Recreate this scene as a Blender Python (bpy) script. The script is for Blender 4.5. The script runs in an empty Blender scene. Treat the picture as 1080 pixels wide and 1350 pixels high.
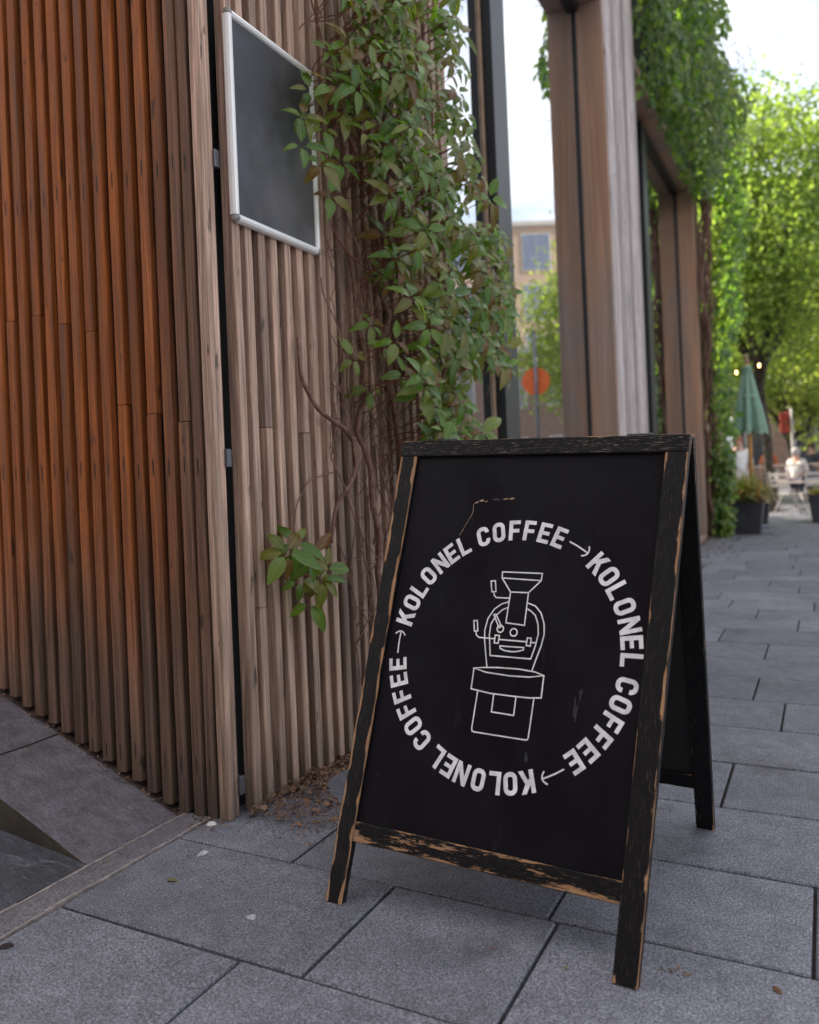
import bpy, math, random
from math import sin, cos, pi, radians, sqrt, atan2
from mathutils import Vector, Matrix, noise
import numpy as np

random.seed(11); RN = np.random.RandomState(5)
SC = bpy.context.scene
COL = SC.collection

# ------------------------------------------------------------------ camera
YAW, ROLL, FPX, PCY = radians(27.35), radians(2.35), 1060.0, 637.0
cam_d = bpy.data.cameras.new('camera'); cam = bpy.data.objects.new('camera', cam_d); COL.objects.link(cam)
f_ = Vector((-sin(YAW), cos(YAW), 0)); r0 = Vector((cos(YAW), sin(YAW), 0)); u0 = Vector((0, 0, 1))
r_ = r0 * cos(ROLL) - u0 * sin(ROLL); u_ = u0 * cos(ROLL) + r0 * sin(ROLL)
mw = Matrix.Identity(4)
for i in range(3):
    mw[i][0], mw[i][1], mw[i][2] = r_[i], u_[i], -f_[i]
mw[2][3] = 1.0
cam.matrix_world = mw
cam_d.sensor_fit = 'VERTICAL'; cam_d.sensor_height = 36.0; cam_d.sensor_width = 28.8
cam_d.lens = 36.0 * FPX / 1350.0
cam_d.shift_y = -(675.0 - PCY) / 1350.0
cam_d.clip_start = 0.05; cam_d.clip_end = 800
cam_d.dof.use_dof = True; cam_d.dof.focus_distance = 2.12; cam_d.dof.aperture_fstop = 2.4
SC.camera = cam

# ------------------------------------------------------------------ sky, sun, exposure
SUN_AZ, SUN_EL = radians(-74), radians(47)          # azimuth from +Y towards +X
wd = bpy.data.worlds.new('World'); SC.world = wd; wd.use_nodes = True
wt = wd.node_tree; wt.nodes.clear()
wo = wt.nodes.new('ShaderNodeOutputWorld'); wb = wt.nodes.new('ShaderNodeBackground')
sky = wt.nodes.new('ShaderNodeTexSky'); sky.sky_type = 'NISHITA'; sky.sun_disc = False
sky.sun_elevation = SUN_EL; sky.sun_rotation = SUN_AZ
sky.air_density = 1.0; sky.dust_density = 2.2; sky.ozone_density = 1.0
tc = wt.nodes.new('ShaderNodeTexCoord'); mp = wt.nodes.new('ShaderNodeMapping'); mp.inputs['Scale'].default_value = (1, 1, 2.6)
nz = wt.nodes.new('ShaderNodeTexNoise'); nz.inputs['Scale'].default_value = 2.1; nz.inputs['Detail'].default_value = 7; nz.inputs['Roughness'].default_value = .58
rp = wt.nodes.new('ShaderNodeValToRGB'); rp.color_ramp.elements[0].position = .38; rp.color_ramp.elements[1].position = .58
mxs = wt.nodes.new('ShaderNodeMix'); mxs.data_type = 'RGBA'; mxs.inputs[7].default_value = (5.7, 5.85, 6.2, 1)
wt.links.new(tc.outputs['Generated'], mp.inputs[0]); wt.links.new(mp.outputs[0], nz.inputs['Vector'])
wt.links.new(nz.outputs[0], rp.inputs[0]); wt.links.new(rp.outputs[0], mxs.inputs[0])
wt.links.new(sky.outputs[0], mxs.inputs[6]); wt.links.new(mxs.outputs[2], wb.inputs[0])
wb.inputs[1].default_value = 0.12; wt.links.new(wb.outputs[0], wo.inputs[0])
sl = bpy.data.lights.new('sun', 'SUN'); sl.energy = 4.0; sl.angle = radians(.53); sl.color = (1, .94, .86)
so = bpy.data.objects.new('sun', sl); COL.objects.link(so)
sd = Vector((sin(SUN_AZ) * cos(SUN_EL), cos(SUN_AZ) * cos(SUN_EL), sin(SUN_EL)))
so.rotation_euler = sd.to_track_quat('Z', 'Y').to_euler(); so.location = (-10, 5, 20)
SC.view_settings.view_transform = 'Standard'; SC.view_settings.look = 'None'
SC.view_settings.exposure = 1.5; SC.view_settings.gamma = 1.0; SC.view_settings.use_curve_mapping = False
SC.view_settings.use_white_balance = True; SC.view_settings.white_balance_temperature = 6950; SC.view_settings.white_balance_tint = 9
try:
    SC.cycles.use_denoising = True; SC.cycles.max_bounces = 8; SC.cycles.transparent_max_bounces = 8
    SC.cycles.sample_clamp_indirect = 6
except Exception: pass

# ------------------------------------------------------------------ helpers
def tag(o, label=None, cat=None, group=None, kind=None):
    if label: o['label'] = label
    if cat: o['category'] = cat
    if group: o['group'] = group
    if kind: o['kind'] = kind
    return o
def thing(name, label, cat, loc=(0, 0, 0), group=None, rotz=0):
    o = bpy.data.objects.new(name, None); COL.objects.link(o); o.empty_display_size = .1
    o.location = loc; o.rotation_euler = (0, 0, rotz)
    return tag(o, label, cat, group)
def link(name, me, parent=None):
    o = bpy.data.objects.new(name, me); COL.objects.link(o)
    if parent: o.parent = parent
    return o
def copy_tree(o, parent=None):
    c = o.copy(); COL.objects.link(c); c.parent = parent
    for ch in list(o.children): copy_tree(ch, c)
    return c
class MB:
    def __init__(s): s.v = []; s.f = []; s.m = []; s.uv = []; s.sm = []
    def add(s, vs, fs, m=0, uv=None, smooth=False):
        b = len(s.v); s.v += [tuple(p) for p in vs]; s.f += [tuple(b + i for i in f) for f in fs]
        s.m += [m] * len(fs); s.sm += [smooth] * len(fs)
        s.uv += (list(uv) if uv else [(0, 0)] * len(vs))
    def box(s, x0, x1, y0, y1, z0, z1, m=0):
        s.add([(x, y, z) for z in (z0, z1) for y in (y0, y1) for x in (x0, x1)],
              [(0, 2, 3, 1), (4, 5, 7, 6), (0, 1, 5, 4), (2, 6, 7, 3), (0, 4, 6, 2), (1, 3, 7, 5)], m)
    def cbox(s, x0, x1, y0, y1, z0, z1, c=.004, m=0):     # box with chamfered edges
        X, Y, Z = (x0, x1), (y0, y1), (z0, z1); vs = []; idx = {}
        for i in (0, 1):
            for j in (0, 1):
                for k in (0, 1):
                    sx, sy, sz = (1, -1)[i] * c, (1, -1)[j] * c, (1, -1)[k] * c
                    for a, p in enumerate(((X[i], Y[j] + sy, Z[k] + sz), (X[i] + sx, Y[j], Z[k] + sz), (X[i] + sx, Y[j] + sy, Z[k]))):
                        idx[i, j, k, a] = len(vs); vs.append(p)
        q = lambda *t: [idx[x] for x in t]
        F = []
        for i in (0, 1): F.append(q((i, 0, 0, 0), (i, 1, 0, 0), (i, 1, 1, 0), (i, 0, 1, 0))[::(-1 if i == 0 else 1)])
        for j in (0, 1): F.append(q((0, j, 0, 1), (1, j, 0, 1), (1, j, 1, 1), (0, j, 1, 1))[::(1 if j == 0 else -1)])
        for k in (0, 1): F.append(q((0, 0, k, 2), (1, 0, k, 2), (1, 1, k, 2), (0, 1, k, 2))[::(-1 if k == 0 else 1)])
        for i in (0, 1):
            for j in (0, 1): F.append(q((i, j, 0, 0), (i, j, 1, 0), (i, j, 1, 1), (i, j, 0, 1))[::(1 if i == j else -1)])
            for k in (0, 1): F.append(q((i, 0, k, 0), (i, 1, k, 0), (i, 1, k, 2), (i, 0, k, 2))[::(-1 if i == k else 1)])
        for j in (0, 1):
            for k in (0, 1): F.append(q((0, j, k, 1), (1, j, k, 1), (1, j, k, 2), (0, j, k, 2))[::(1 if j == k else -1)])
        for i in (0, 1):
            for j in (0, 1):
                for k in (0, 1): F.append(q((i, j, k, 0), (i, j, k, 1), (i, j, k, 2))[::(1 if (i + j + k) % 2 == 0 else -1)])
        s.add(vs, F, m)
    def tube(s, pts, rad, n=6, m=0, cap=True, smooth=True):
        pts = [Vector(p) for p in pts]; N = len(pts)
        rad = rad if hasattr(rad, '__len__') else [rad] * N
        t = (pts[1] - pts[0]).normalized(); up = Vector((0, 0, 1)) if abs(t.z) < .9 else Vector((1, 0, 0))
        a = t.cross(up).normalized(); vs = []
        for i, p in enumerate(pts):
            t = (pts[min(i + 1, N - 1)] - pts[max(i - 1, 0)]).normalized()
            a = (a - t * a.dot(t)).normalized(); b = t.cross(a)
            for k in range(n):
                w = 2 * pi * k / n; vs.append(p + (a * cos(w) + b * sin(w)) * rad[i])
        F = [(i * n + k, i * n + (k + 1) % n, (i + 1) * n + (k + 1) % n, (i + 1) * n + k) for i in range(N - 1) for k in range(n)]
        if cap: F += [tuple(range(n - 1, -1, -1)), tuple((N - 1) * n + k for k in range(n))]
        s.add(vs, F, m, None, smooth)
    def lathe(s, prof, n=16, m=0, c=(0, 0), smooth=True, cap=True):
        vs = [(c[0] + r * cos(2 * pi * k / n), c[1] + r * sin(2 * pi * k / n), z) for r, z in prof for k in range(n)]
        F = [(i * n + k, i * n + (k + 1) % n, (i + 1) * n + (k + 1) % n, (i + 1) * n + k) for i in range(len(prof) - 1) for k in range(n)]
        if cap: F += [tuple(range(n - 1, -1, -1)), tuple((len(prof) - 1) * n + k for k in range(n))]
        s.add(vs, F, m, None, smooth)
    def mesh(s, name, mats):
        me = bpy.data.meshes.new(name); me.from_pydata(s.v, [], s.f)
        for x in (mats if isinstance(mats, (list, tuple)) else [mats]): me.materials.append(x)
        me.polygons.foreach_set('material_index', s.m); me.polygons.foreach_set('use_smooth', s.sm)
        uvl = me.uv_layers.new(name='UVMap'); vi = np.empty(len(me.loops), dtype=np.int32); me.loops.foreach_get('vertex_index', vi)
        uvl.data.foreach_set('uv', np.array(s.uv, dtype=np.float32)[vi].ravel())
        me.update(); return me
    def build(s, name, mats, parent=None):
        return link(name, s.mesh(name, mats), parent)
def box(name, m, x0, x1, y0, y1, z0, z1, parent=None, c=.003):
    b = MB(); b.cbox(x0, x1, y0, y1, z0, z1, c); return b.build(name, m, parent)

# ------------------------------------------------------------------ materials
class N:
    def __init__(s, name):
        s.mat = bpy.data.materials.new(name); s.mat.use_nodes = True; s.t = s.mat.node_tree; s.t.nodes.clear()
        s.out = s.t.nodes.new('ShaderNodeOutputMaterial')
    def n(s, ty, **kw):
        x = s.t.nodes.new(ty)
        for k, v in kw.items(): setattr(x, k, v)
        return x
    def l(s, a, b): s.t.links.new(a, b)
    def put(s, sock, v):
        if isinstance(v, bpy.types.NodeSocket): s.l(v, sock)
        elif isinstance(v, (tuple, list)) and len(v) == 3 and sock.type == 'RGBA': sock.default_value = (*v, 1)
        else: sock.default_value = v
    def pos(s): return s.n('ShaderNodeNewGeometry').outputs['Position']
    def obj(s): return s.n('ShaderNodeTexCoord').outputs['Object']
    def uv(s): return s.n('ShaderNodeTexCoord').outputs['UV']
    def rnd(s): return s.n('ShaderNodeObjectInfo').outputs['Random']
    def isl(s): return s.n('ShaderNodeNewGeometry').outputs['Random Per Island']
    def vec(s, v, scale=(1, 1, 1), off=None):
        m = s.n('ShaderNodeMapping'); s.l(v, m.inputs[0]); m.inputs['Scale'].default_value = scale
        if off is not None:
            c = s.n('ShaderNodeCombineXYZ'); mu = s.math('MULTIPLY', off, 37.0)
            for k in (0, 1, 2): s.l(mu, c.inputs[k])
            s.l(c.outputs[0], m.inputs['Location'])
        return m.outputs[0]
    def noise(s, v, sc=5, det=4, ro=.55, dist=0):
        x = s.n('ShaderNodeTexNoise'); s.l(v, x.inputs['Vector']); x.inputs['Scale'].default_value = sc
        x.inputs['Detail'].default_value = det; x.inputs['Roughness'].default_value = ro; x.inputs['Distortion'].default_value = dist
        return x.outputs[0]
    def voro(s, v, sc=5, out='Distance', feat='F1'):
        x = s.n('ShaderNodeTexVoronoi', feature=feat); s.l(v, x.inputs['Vector']); x.inputs['Scale'].default_value = sc
        return x.outputs[out]
    def math(s, op, a, b=0.0, c=0.0):
        x = s.n('ShaderNodeMath', operation=op); s.put(x.inputs[0], a); s.put(x.inputs[1], b); s.put(x.inputs[2], c); return x.outputs[0]
    def ramp(s, v, a, b, lo=0.0, hi=1.0):
        x = s.n('ShaderNodeMapRange'); x.interpolation_type = 'SMOOTHSTEP'; s.put(x.inputs[0], v)
        for k, q in zip((1, 2, 3, 4), (a, b, lo, hi)): s.put(x.inputs[k], q)
        return x.outputs[0]
    def mix(s, f, a, b):
        x = s.n('ShaderNodeMix'); x.data_type = 'RGBA'; s.put(x.inputs[0], f); s.put(x.inputs[6], a); s.put(x.inputs[7], b); return x.outputs[2]
    def mul(s, c, f):
        x = s.n('ShaderNodeVectorMath', operation='SCALE'); s.put(x.inputs[0], c); s.put(x.inputs['Scale'], f); return x.outputs[0]
    def xyz(s, v): x = s.n('ShaderNodeSeparateXYZ'); s.l(v, x.inputs[0]); return x.outputs
    def bump(s, h, st=.3, d=.01):
        x = s.n('ShaderNodeBump'); s.l(h, x.inputs['Height']); x.inputs['Strength'].default_value = st; x.inputs['Distance'].default_value = d; return x.outputs[0]
    def bsdf(s, col, rough=.6, nrm=None, metal=0, spec=.5, emit=None, es=0):
        p = s.n('ShaderNodeBsdfPrincipled'); s.put(p.inputs['Base Color'], col); s.put(p.inputs['Roughness'], rough)
        s.put(p.inputs['Metallic'], metal); s.put(p.inputs['Specular IOR Level'], spec)
        if nrm: s.l(nrm, p.inputs['Normal'])
        if emit: s.put(p.inputs['Emission Color'], emit); p.inputs['Emission Strength'].default_value = es
        s.l(p.outputs[0], s.out.inputs[0]); s.p = p; return s.mat
def plain(name, col, rough=.6, metal=0, var=.15, sc=12, bump=.0, spec=.5):
    m = N(name); v = m.obj(); n = m.noise(v, sc, 5, .6)
    c = m.mul(m.mix(0.0, col, col), m.ramp(n, .3, .7, 1 - var, 1 + var))
    return m.bsdf(c, rough, m.bump(n, bump, .004) if bump else None, metal, spec)

def wood_mat(name, fresh, grey, zlo, zhi, xgrey=None, side=.0):
    """vertical slats: fresh tone above, greyed and rain-splashed below"""
    m = N(name); o = m.obj(); r = m.rnd(); P = m.xyz(m.pos())
    g1 = m.noise(m.vec(o, (60, 60, 1.6), r), 1, 5, .62, .6)
    g2 = m.noise(m.vec(o, (260, 260, 5), r), 1, 3, .6)
    bl = m.noise(m.vec(o, (6, 6, 1.3), r), 1, 4, .6)
    zz = m.math('ADD', P[2], m.math('MULTIPLY', m.math('SUBTRACT', bl, .5), .8))
    zz = m.math('ADD', zz, m.math('MULTIPLY', m.math('SUBTRACT', r, .5), .25))
    w = m.ramp(zz, zlo, zhi, 1, 0)
    if xgrey: w = m.math('MAXIMUM', w, m.ramp(m.math('ADD', P[0], m.math('MULTIPLY', m.math('SUBTRACT', bl, .5), .25)), xgrey[0], xgrey[1], 0, xgrey[2]))
    c = m.mix(w, fresh, grey)
    c = m.mul(c, m.ramp(g1, .3, .7, .55, 1.38)); c = m.mul(c, m.ramp(g2, .35, .65, .74, 1.22))
    g3 = m.ramp(m.noise(m.vec(o, (420, 420, 3), r), 1, 4, .7), .54, .66, 0, .45); c = m.mix(g3, c, (.07, .045, .035))
    c = m.mul(c, m.math('ADD', m.math('MULTIPLY', r, .55), .70))
    # dark weather marks and base grime
    sp = m.ramp(m.noise(m.vec(o, (34, 34, 7), r), 1, 3, .5), .67, .73, 0, .75)
    c = m.mix(sp, c, (.03, .022, .018))
    if xgrey:
        for hz in (2.015, 1.085, .16):
            zz2 = m.math('ABSOLUTE', m.math('SUBTRACT', P[2], m.math('ADD', m.math('MULTIPLY', r, .03), hz - .015)))
            xx2 = m.math('ABSOLUTE', m.math('ADD', m.xyz(o)[0], m.math('MULTIPLY', m.math('SUBTRACT', g2, .5), .006)))
            mk = m.math('MULTIPLY', m.ramp(zz2, .016, .034, 1, 0), m.ramp(xx2, .0018, .0042, .95, 0)); c = m.mix(mk, c, (.012, .008, .007))
    gr = m.ramp(m.math('ADD', P[2], m.math('MULTIPLY', bl, .12)), .06, .3, .5, 0)
    c = m.mix(gr, c, (.055, .047, .036))
    return m.bsdf(c, m.ramp(g1, .3, .7, .5, .8), m.bump(m.math('ADD', g1, m.math('MULTIPLY', g2, .5)), .55, .0022), 0, .35)
M = {}
M['slat_a'] = wood_mat('slat_wood_orange', (.30, .084, .018), (.165, .098, .068), .30, 1.12, (-1.92, -1.70, .85))
M['slat_b'] = wood_mat('slat_wood_grey', (.40, .262, .200), (.35, .235, .175), .4, 1.6)
M['slat_p'] = wood_mat('slat_wood_silver', (.50, .43, .42), (.46, .385, .37), .4, 2.0)
def board_wood(name, col, col2):
    m = N(name); o = m.obj(); g = m.noise(m.vec(o, (14, 14, .5)), 1, 6, .65, .8); b = m.noise(m.vec(o, (2, 2, .5)), 1, 3)
    c = m.mix(m.ramp(b, .35, .65), col, col2); c = m.mul(c, m.ramp(g, .3, .7, .75, 1.2))
    return m.bsdf(c, .55, m.bump(g, .3, .003))
M['reveal'] = board_wood('reveal_wood', (.36, .19, .11), (.27, .19, .15))
M['core'] = plain('dark_membrane', (.012, .012, .013), .9)
M['frame_blk'] = plain('black_window_frame', (.010, .011, .014), .4, .0, .1)
M['alu'] = plain('aluminium', (.72, .71, .76), .4, .35, .05)
M['bead'] = plain('tan_bead', (.30, .2, .13), .5)
M['steel'] = plain('galvanised_bracket', (.13, .13, .15), .45, .6)
M['blackpost'] = plain('black_post', (.014, .014, .018), .4)
def glass():
    m = N('window_glass'); g = m.n('ShaderNodeBsdfGlossy'); g.inputs['Roughness'].default_value = .0; g.inputs['Color'].default_value = (.74, .77, .80, 1)
    n = m.noise(m.vec(m.obj(), (1, .25, .25)), 1, 2, .4); b = m.bump(n, .03, .05); m.l(b, g.inputs['Normal'])
    d = m.n('ShaderNodeBsdfPrincipled'); d.inputs['Base Color'].default_value = (.02, .022, .024, 1); d.inputs['Roughness'].default_value = .03
    x = m.n('ShaderNodeMixShader'); x.inputs[0].default_value = .9
    m.l(d.outputs[0], x.inputs[1]); m.l(g.outputs[0], x.inputs[2]); m.l(x.outputs[0], m.out.inputs[0]); return m.mat
M['glass'] = glass()
# paving
def stone(name, a, b, speck=.5, streak=0.0, rough=.75, mott=.25):
    m = N(name); o = m.pos(); r = m.rnd(); v = m.vec(o, (1, 1, 1), r)
    s1 = m.noise(m.vec(o, (1, 1, 1)), 210, 3, .75); s2 = m.voro(o, 260, 'Color')
    s2 = m.xyz(s2)[0]; big = m.noise(v, 3.2, 5, .6); mid = m.noise(v, 16, 4, .6)
    c = m.mix(m.ramp(big, .3, .7), a, b)
    c = m.mul(c, m.ramp(mid, .3, .7, 1 - mott * .5, 1 + mott * .5)); c = m.mul(c, m.ramp(s1, .34, .66, 1 - speck, 1 + speck))
    c = m.mul(c, m.ramp(s2, 0, 1, 1 - speck * .28, 1 + speck * .36)); c = m.mul(c, m.math('ADD', m.math('MULTIPLY', r, .36), .80))
    # dirt blotches, white lime traces
    st = m.ramp(m.noise(o, 2.3, 7, .74), .53, .70, 0, .6); c = m.mix(st, c, (.060, .050, .048))
    s3 = m.ramp(m.noise(o, 26, 5, .7), .64, .74, 0, .5); c = m.mix(s3, c, (.07, .058, .055))
    lime = m.ramp(m.noise(m.vec(o, (5, 9, 5)), 1.4, 6, .72, 1.5), .63, .75, 0, .30); c = m.mix(lime, c, (.30, .29, .31))
    if streak:
        k = m.ramp(m.noise(m.vec(o, (9, 30, 9)), 1, 7, .74, 1.2), .54, .68, 0, streak); c = m.mix(k, c, (.22, .22, .25))
    h = m.math('ADD', m.math('MULTIPLY', s1, .6), m.math('MULTIPLY', mid, 1.0))
    if streak: h = m.math('ADD', h, m.math('MULTIPLY', m.noise(m.vec(o, (14, 30, 14)), 1, 6, .7, 1), 2.2))
    return m.bsdf(c, m.ramp(s1, .3, .7, rough - .12, rough + .08), m.bump(h, .5 if not streak else .9, .0022 if not streak else .008), 0, .4)
M['paver'] = stone('granite_paver', (.135, .135, .158), (.170, .168, .193), .62)
M['ramp'] = stone('ramp_slate', (.125, .112, .130), (.155, .138, .150), .40, .40, .7, .45)
M['slate'] = stone('dark_slate', (.045, .047, .060), (.066, .066, .080), .40, .85, .5, .5)
M['strip'] = stone('strip_stone', (.115, .108, .122), (.140, .130, .140), .5)
M['mortar'] = plain('mortar', (.24, .20, .19), .9, 0, .35, 30, .5)
M['joint'] = plain('joint_dirt', (.055, .036, .032), .95, 0, .4, 20, .5)
def moss():
    m = N('mossy_side'); o = m.pos(); n = m.noise(o, 14, 6, .65)
    return m.bsdf(m.mix(m.ramp(n, .35, .65), (.035, .026, .020), (.062, .050, .032)), .9, m.bump(n, .6, .006))
M['moss'] = moss()
# foliage
def leaf(name, cols, trans=.35, rough=.42, per='isl', red=None, tcol=None, spec=.5):
    m = N(name); r = m.isl() if per == 'isl' else m.rnd(); uv = m.xyz(m.uv())
    cr = m.n('ShaderNodeValToRGB'); m.l(r, cr.inputs[0]); e = cr.color_ramp.elements
    while len(e) < len(cols): e.new(.5)
    for i, c in enumerate(cols): e[i].position = i / (len(cols) - 1); e[i].color = (*c, 1)
    ab = m.math('ABSOLUTE', uv[0]); rib = m.ramp(ab, .03, .10, 1, 0)
    vein = m.math('FRACT', m.math('SUBTRACT', m.math('MULTIPLY', uv[1], 7), m.math('MULTIPLY', ab, 2.2)))
    vein = m.ramp(m.math('ABSOLUTE', m.math('SUBTRACT', vein, .5)), .0, .08, .5, 0)
    c = m.mul(cr.outputs[0], m.ramp(m.noise(m.obj(), 30, 3, .6), .3, .7, .82, 1.16))
    c = m.mix(m.math('MULTIPLY', m.math('MAXIMUM', rib, vein), .45), c, tuple(min(1, q * 1.9 + .03) for q in cols[len(cols) // 2]))
    if red: c = m.mix(m.ramp(ab, .78, 1.0, 0, .6), c, red)
    m.bsdf(c, rough, None, 0, spec); tr = m.n('ShaderNodeBsdfTranslucent')
    tcol = tcol or (1.35, 1.7, .55)
    x = m.n('ShaderNodeVectorMath', operation='MULTIPLY'); m.l(c, x.inputs[0]); x.inputs[1].default_value = tuple(2.2 * q for q in tcol); m.l(x.outputs[0], tr.inputs[0])
    ms = m.n('ShaderNodeMixShader'); ms.inputs[0].default_value = trans
    m.l(m.p.outputs[0], ms.inputs[1]); m.l(tr.outputs[0], ms.inputs[2]); m.l(ms.outputs[0], m.out.inputs[0]); return m.mat
VC = [(.040, .115, .014), (.080, .165, .018), (.110, .210, .030), (.050, .120, .016), (.150, .135, .022), (.15, .23, .055), (.15, .062, .022), (.065, .14, .016)]
M['vleaf'] = leaf('creeper_leaf', VC, .36, .30, 'rnd', (.19, .05, .025), (1.4, 1.6, .4), .42)
M['vleaf_s'] = leaf('creeper_leaf_many', VC, .36, .30, 'isl', (.19, .05, .025), (1.4, 1.6, .4), .42)
IC = [(.035, .075, .022), (.065, .12, .028), (.12, .18, .035), (.20, .23, .05), (.05, .10, .04), (.12, .16, .09)]
M['ileaf'] = leaf('ivy_leaf', IC, .42, .45, 'rnd'); M['ileaf_s'] = leaf('ivy_leaf_many', IC, .42, .45, 'isl')
M['tleaf'] = leaf('tree_leaf', [(.07, .11, .030), (.12, .165, .045), (.19, .235, .075), (.09, .13, .035)], .50, .5, 'isl', None, (1.3, 1.42, .6))
M['tleaf_y'] = leaf('tree_leaf_pale', [(.12, .15, .05), (.17, .20, .065), (.23, .25, .09), (.10, .13, .045)], .50, .5, 'isl', None, (1.3, 1.42, .6))
M['grass'] = leaf('planter_grass', [(.20, .12, .05), (.28, .13, .08), (.10, .15, .04), (.15, .17, .05), (.32, .17, .11)], .25, .6)
M['stem'] = plain('vine_stem', (.17, .085, .062), .7, 0, .4, 40, .3)
M['stem_r'] = plain('red_petiole', (.17, .045, .035), .5, 0, .3, 40)
M['bark'] = plain('bark', (.06, .045, .033), .9, 0, .4, 8, .8)

# ------------------------------------------------------------------ ground, paving
g = MB(); g.box(-60, 60, -40, 140, -.09, -.022)
tag(g.build('ground', M['joint']), kind='structure')
pav = thing('pavement', None, None); pav['kind'] = 'structure'
ys = [.94 - .4025 * k for k in range(11, 0, -1)] + [.94, 1.340, 1.745, 2.128, 2.530, 2.930, 3.344, 3.752, 4.167, 4.580, 4.993, 5.420, 5.820, 6.224]
while ys[-1] < 46: ys.append(ys[-1] + .405)
known = {1: [], 11: [-1.144, -.62, -.13, .4], 12: [-.990, -.571, .07, .6], 13: [-1.305, -.595, -.057, .55], 14: [-1.18, -.72, .12, .6], 15: [-1.02, -.314, .25],
         16: [-1.2, -.78, .1, .7], 17: [-.92, -.187, .4], 18: [-1.1, -.316, .22], 19: [-.86, -.02, .5], 20: [-.95, -.322, .3], 21: [-1.15, -.597, .02], 22: [-.8, -.187, .42], 23: [-1.25, -.454, .3]}
far = MB()
def slab(x0, x1, y0, y1, m=None, wear=.0035):
    gp = .0035 + RN.uniform(0, .0012); a = RN.uniform(-.0012, .0012, 4)
    b = MB(); b.cbox(x0 + gp, x1 - gp, y0 + gp, y1 - gp, -.05, 0, wear)
    x0_, x1_, y0_, y1_ = x0, x1, y0, y1
    b.v = [(x, y, z + (a[0] + a[1] * (x - x0_) / (x1_ - x0_) + a[2] * (y - y0_) / (y1_ - y0_) if z > -.03 else 0)) for x, y, z in b.v]
    return b
for j in range(len(ys) - 1):
    y0, y1 = ys[j], ys[j + 1]; L0 = -1.705 if y1 < 2.2 else (-1.585 if y1 < 13.4 else -9.0)
    xs = [L0]; kn = known.get(j)
    if kn: xs += [k for k in kn if k > L0 + .1]
    R1 = 4.6
    while xs[-1] < R1: xs.append(xs[-1] + random.choice([.42, .5, .56, .63, .71, .8]))
    for x0, x1 in zip(xs[:-1], xs[1:]):
        if -.1 < y0 < 11 and x0 < 1.0 - .0 * y0:
            s = slab(x0, x1, y0, y1); s.build('paving_slab', M['paver'], pav)
        else:
            b = slab(x0, x1, y0, y1); far.add(b.v, b.f)
fo = far.build('paving_slabs_beyond', M['paver'], pav); fo['kind'] = 'stuff'
road = MB(); road.box(4.65, 24, -40, 120, -.02, -.004); tag(road.build('road', M['paver']), kind='structure')

# ramp slabs, slate slab and stone strip beside the corner
st = thing('stone_strip', None, None); st['kind'] = 'structure'
xx = 1.90
while xx > -1.2:
    ln = random.choice([.62, .8, .9]); y0 = xx - ln
    b = MB(); b.cbox(-1.803, -1.716, y0 + .003, xx - .003, -.05, .002, .003); b.build('strip_stone', M['strip'], st); xx = y0
for x0, w in ((-1.813, .010), (-1.715, .008)):
    b = MB(); n = 90
    for i in range(n):
        ya, yb = 1.9 - 3.0 * i / n, 1.9 - 3.0 * (i + 1) / n; h = .003 + .004 * noise.noise(Vector((x0 * 9, ya * 14, 0)))
        ww = w * (1 + .5 * noise.noise(Vector((x0, ya * 20, 5)))); b.box(x0, x0 + ww, yb, ya - .0002, -.03, h)
    b.build('mortar_line', M['mortar'], st)
ramp = thing('ramp', None, None); ramp['kind'] = 'structure'
SL = .375
def wedge(x1, x0, y0, y1, s, name, mat, parent, zoff=0.0):
    nx, ny = 24, 12; b = MB(); z = lambda x: s * (-1.840 - x) + zoff if s > .2 else s * (-1.818 - x)
    vs = [(x1 + (x0 - x1) * i / nx, y0 + (y1 - y0) * j / ny, 0) for j in range(ny + 1) for i in range(nx + 1)]
    vs = [(x, y, z(x) + .0035 * noise.fractal(Vector((x * 7, y * 7, s * 20)), 1, 2, 3)) for x, y, _ in vs]
    F = [(j * (nx + 1) + i, (j + 1) * (nx + 1) + i, (j + 1) * (nx + 1) + i + 1, j * (nx + 1) + i + 1) for j in range(ny) for i in range(nx)]
    b.add(vs, F, 0, None, True)
    fr = [vs[i] for i in range(nx + 1)]; b.add(fr + [(x, y, -.08) for x, y, _ in fr], [(i, i + 1, nx + 2 + i, nx + 1 + i) for i in range(nx)], 1)
    for ii in (0, nx):
        e = [vs[j * (nx + 1) + ii] for j in range(ny + 1)]; b.add(e + [(x, y, -.08) for x, y, _ in e], [(j, j + 1, ny + 2 + j, ny + 1 + j) for j in range(ny)], 1)
    return b.build(name, [mat, M['moss']], parent)
for x1, x0 in ((-1.820, -2.350), (-2.358, -2.96), (-2.968, -3.6), (-3.608, -4.3)):
    wedge(x1, x0, 1.523, 1.872, SL, 'ramp_slab', M['ramp'], ramp)
b = MB(); b.add([(-1.63, 1.866, -.01), (-1.63, 1.953, -.01), (-1.84, 1.866, -.006), (-1.84, 1.953, -.006), (-4.3, 1.866, SL * 2.46 - .014), (-4.3, 1.953, SL * 2.46 - .014)], [(0, 1, 3, 2), (2, 3, 5, 4)]); b.build('dirt_gap', M['joint'], ramp)
for x1, x0, y0, y1 in ((-1.820, -2.62, .9, 1.519), (-2.628, -3.5, .9, 1.519), (-1.820, -2.5, .2, .894), (-2.508, -3.5, .2, .894), (-1.82, -3.5, -1.2, .194)):
    wedge(x1, x0, y0, y1, .105, 'slate_slab', M['slate'], ramp, .0)

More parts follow.
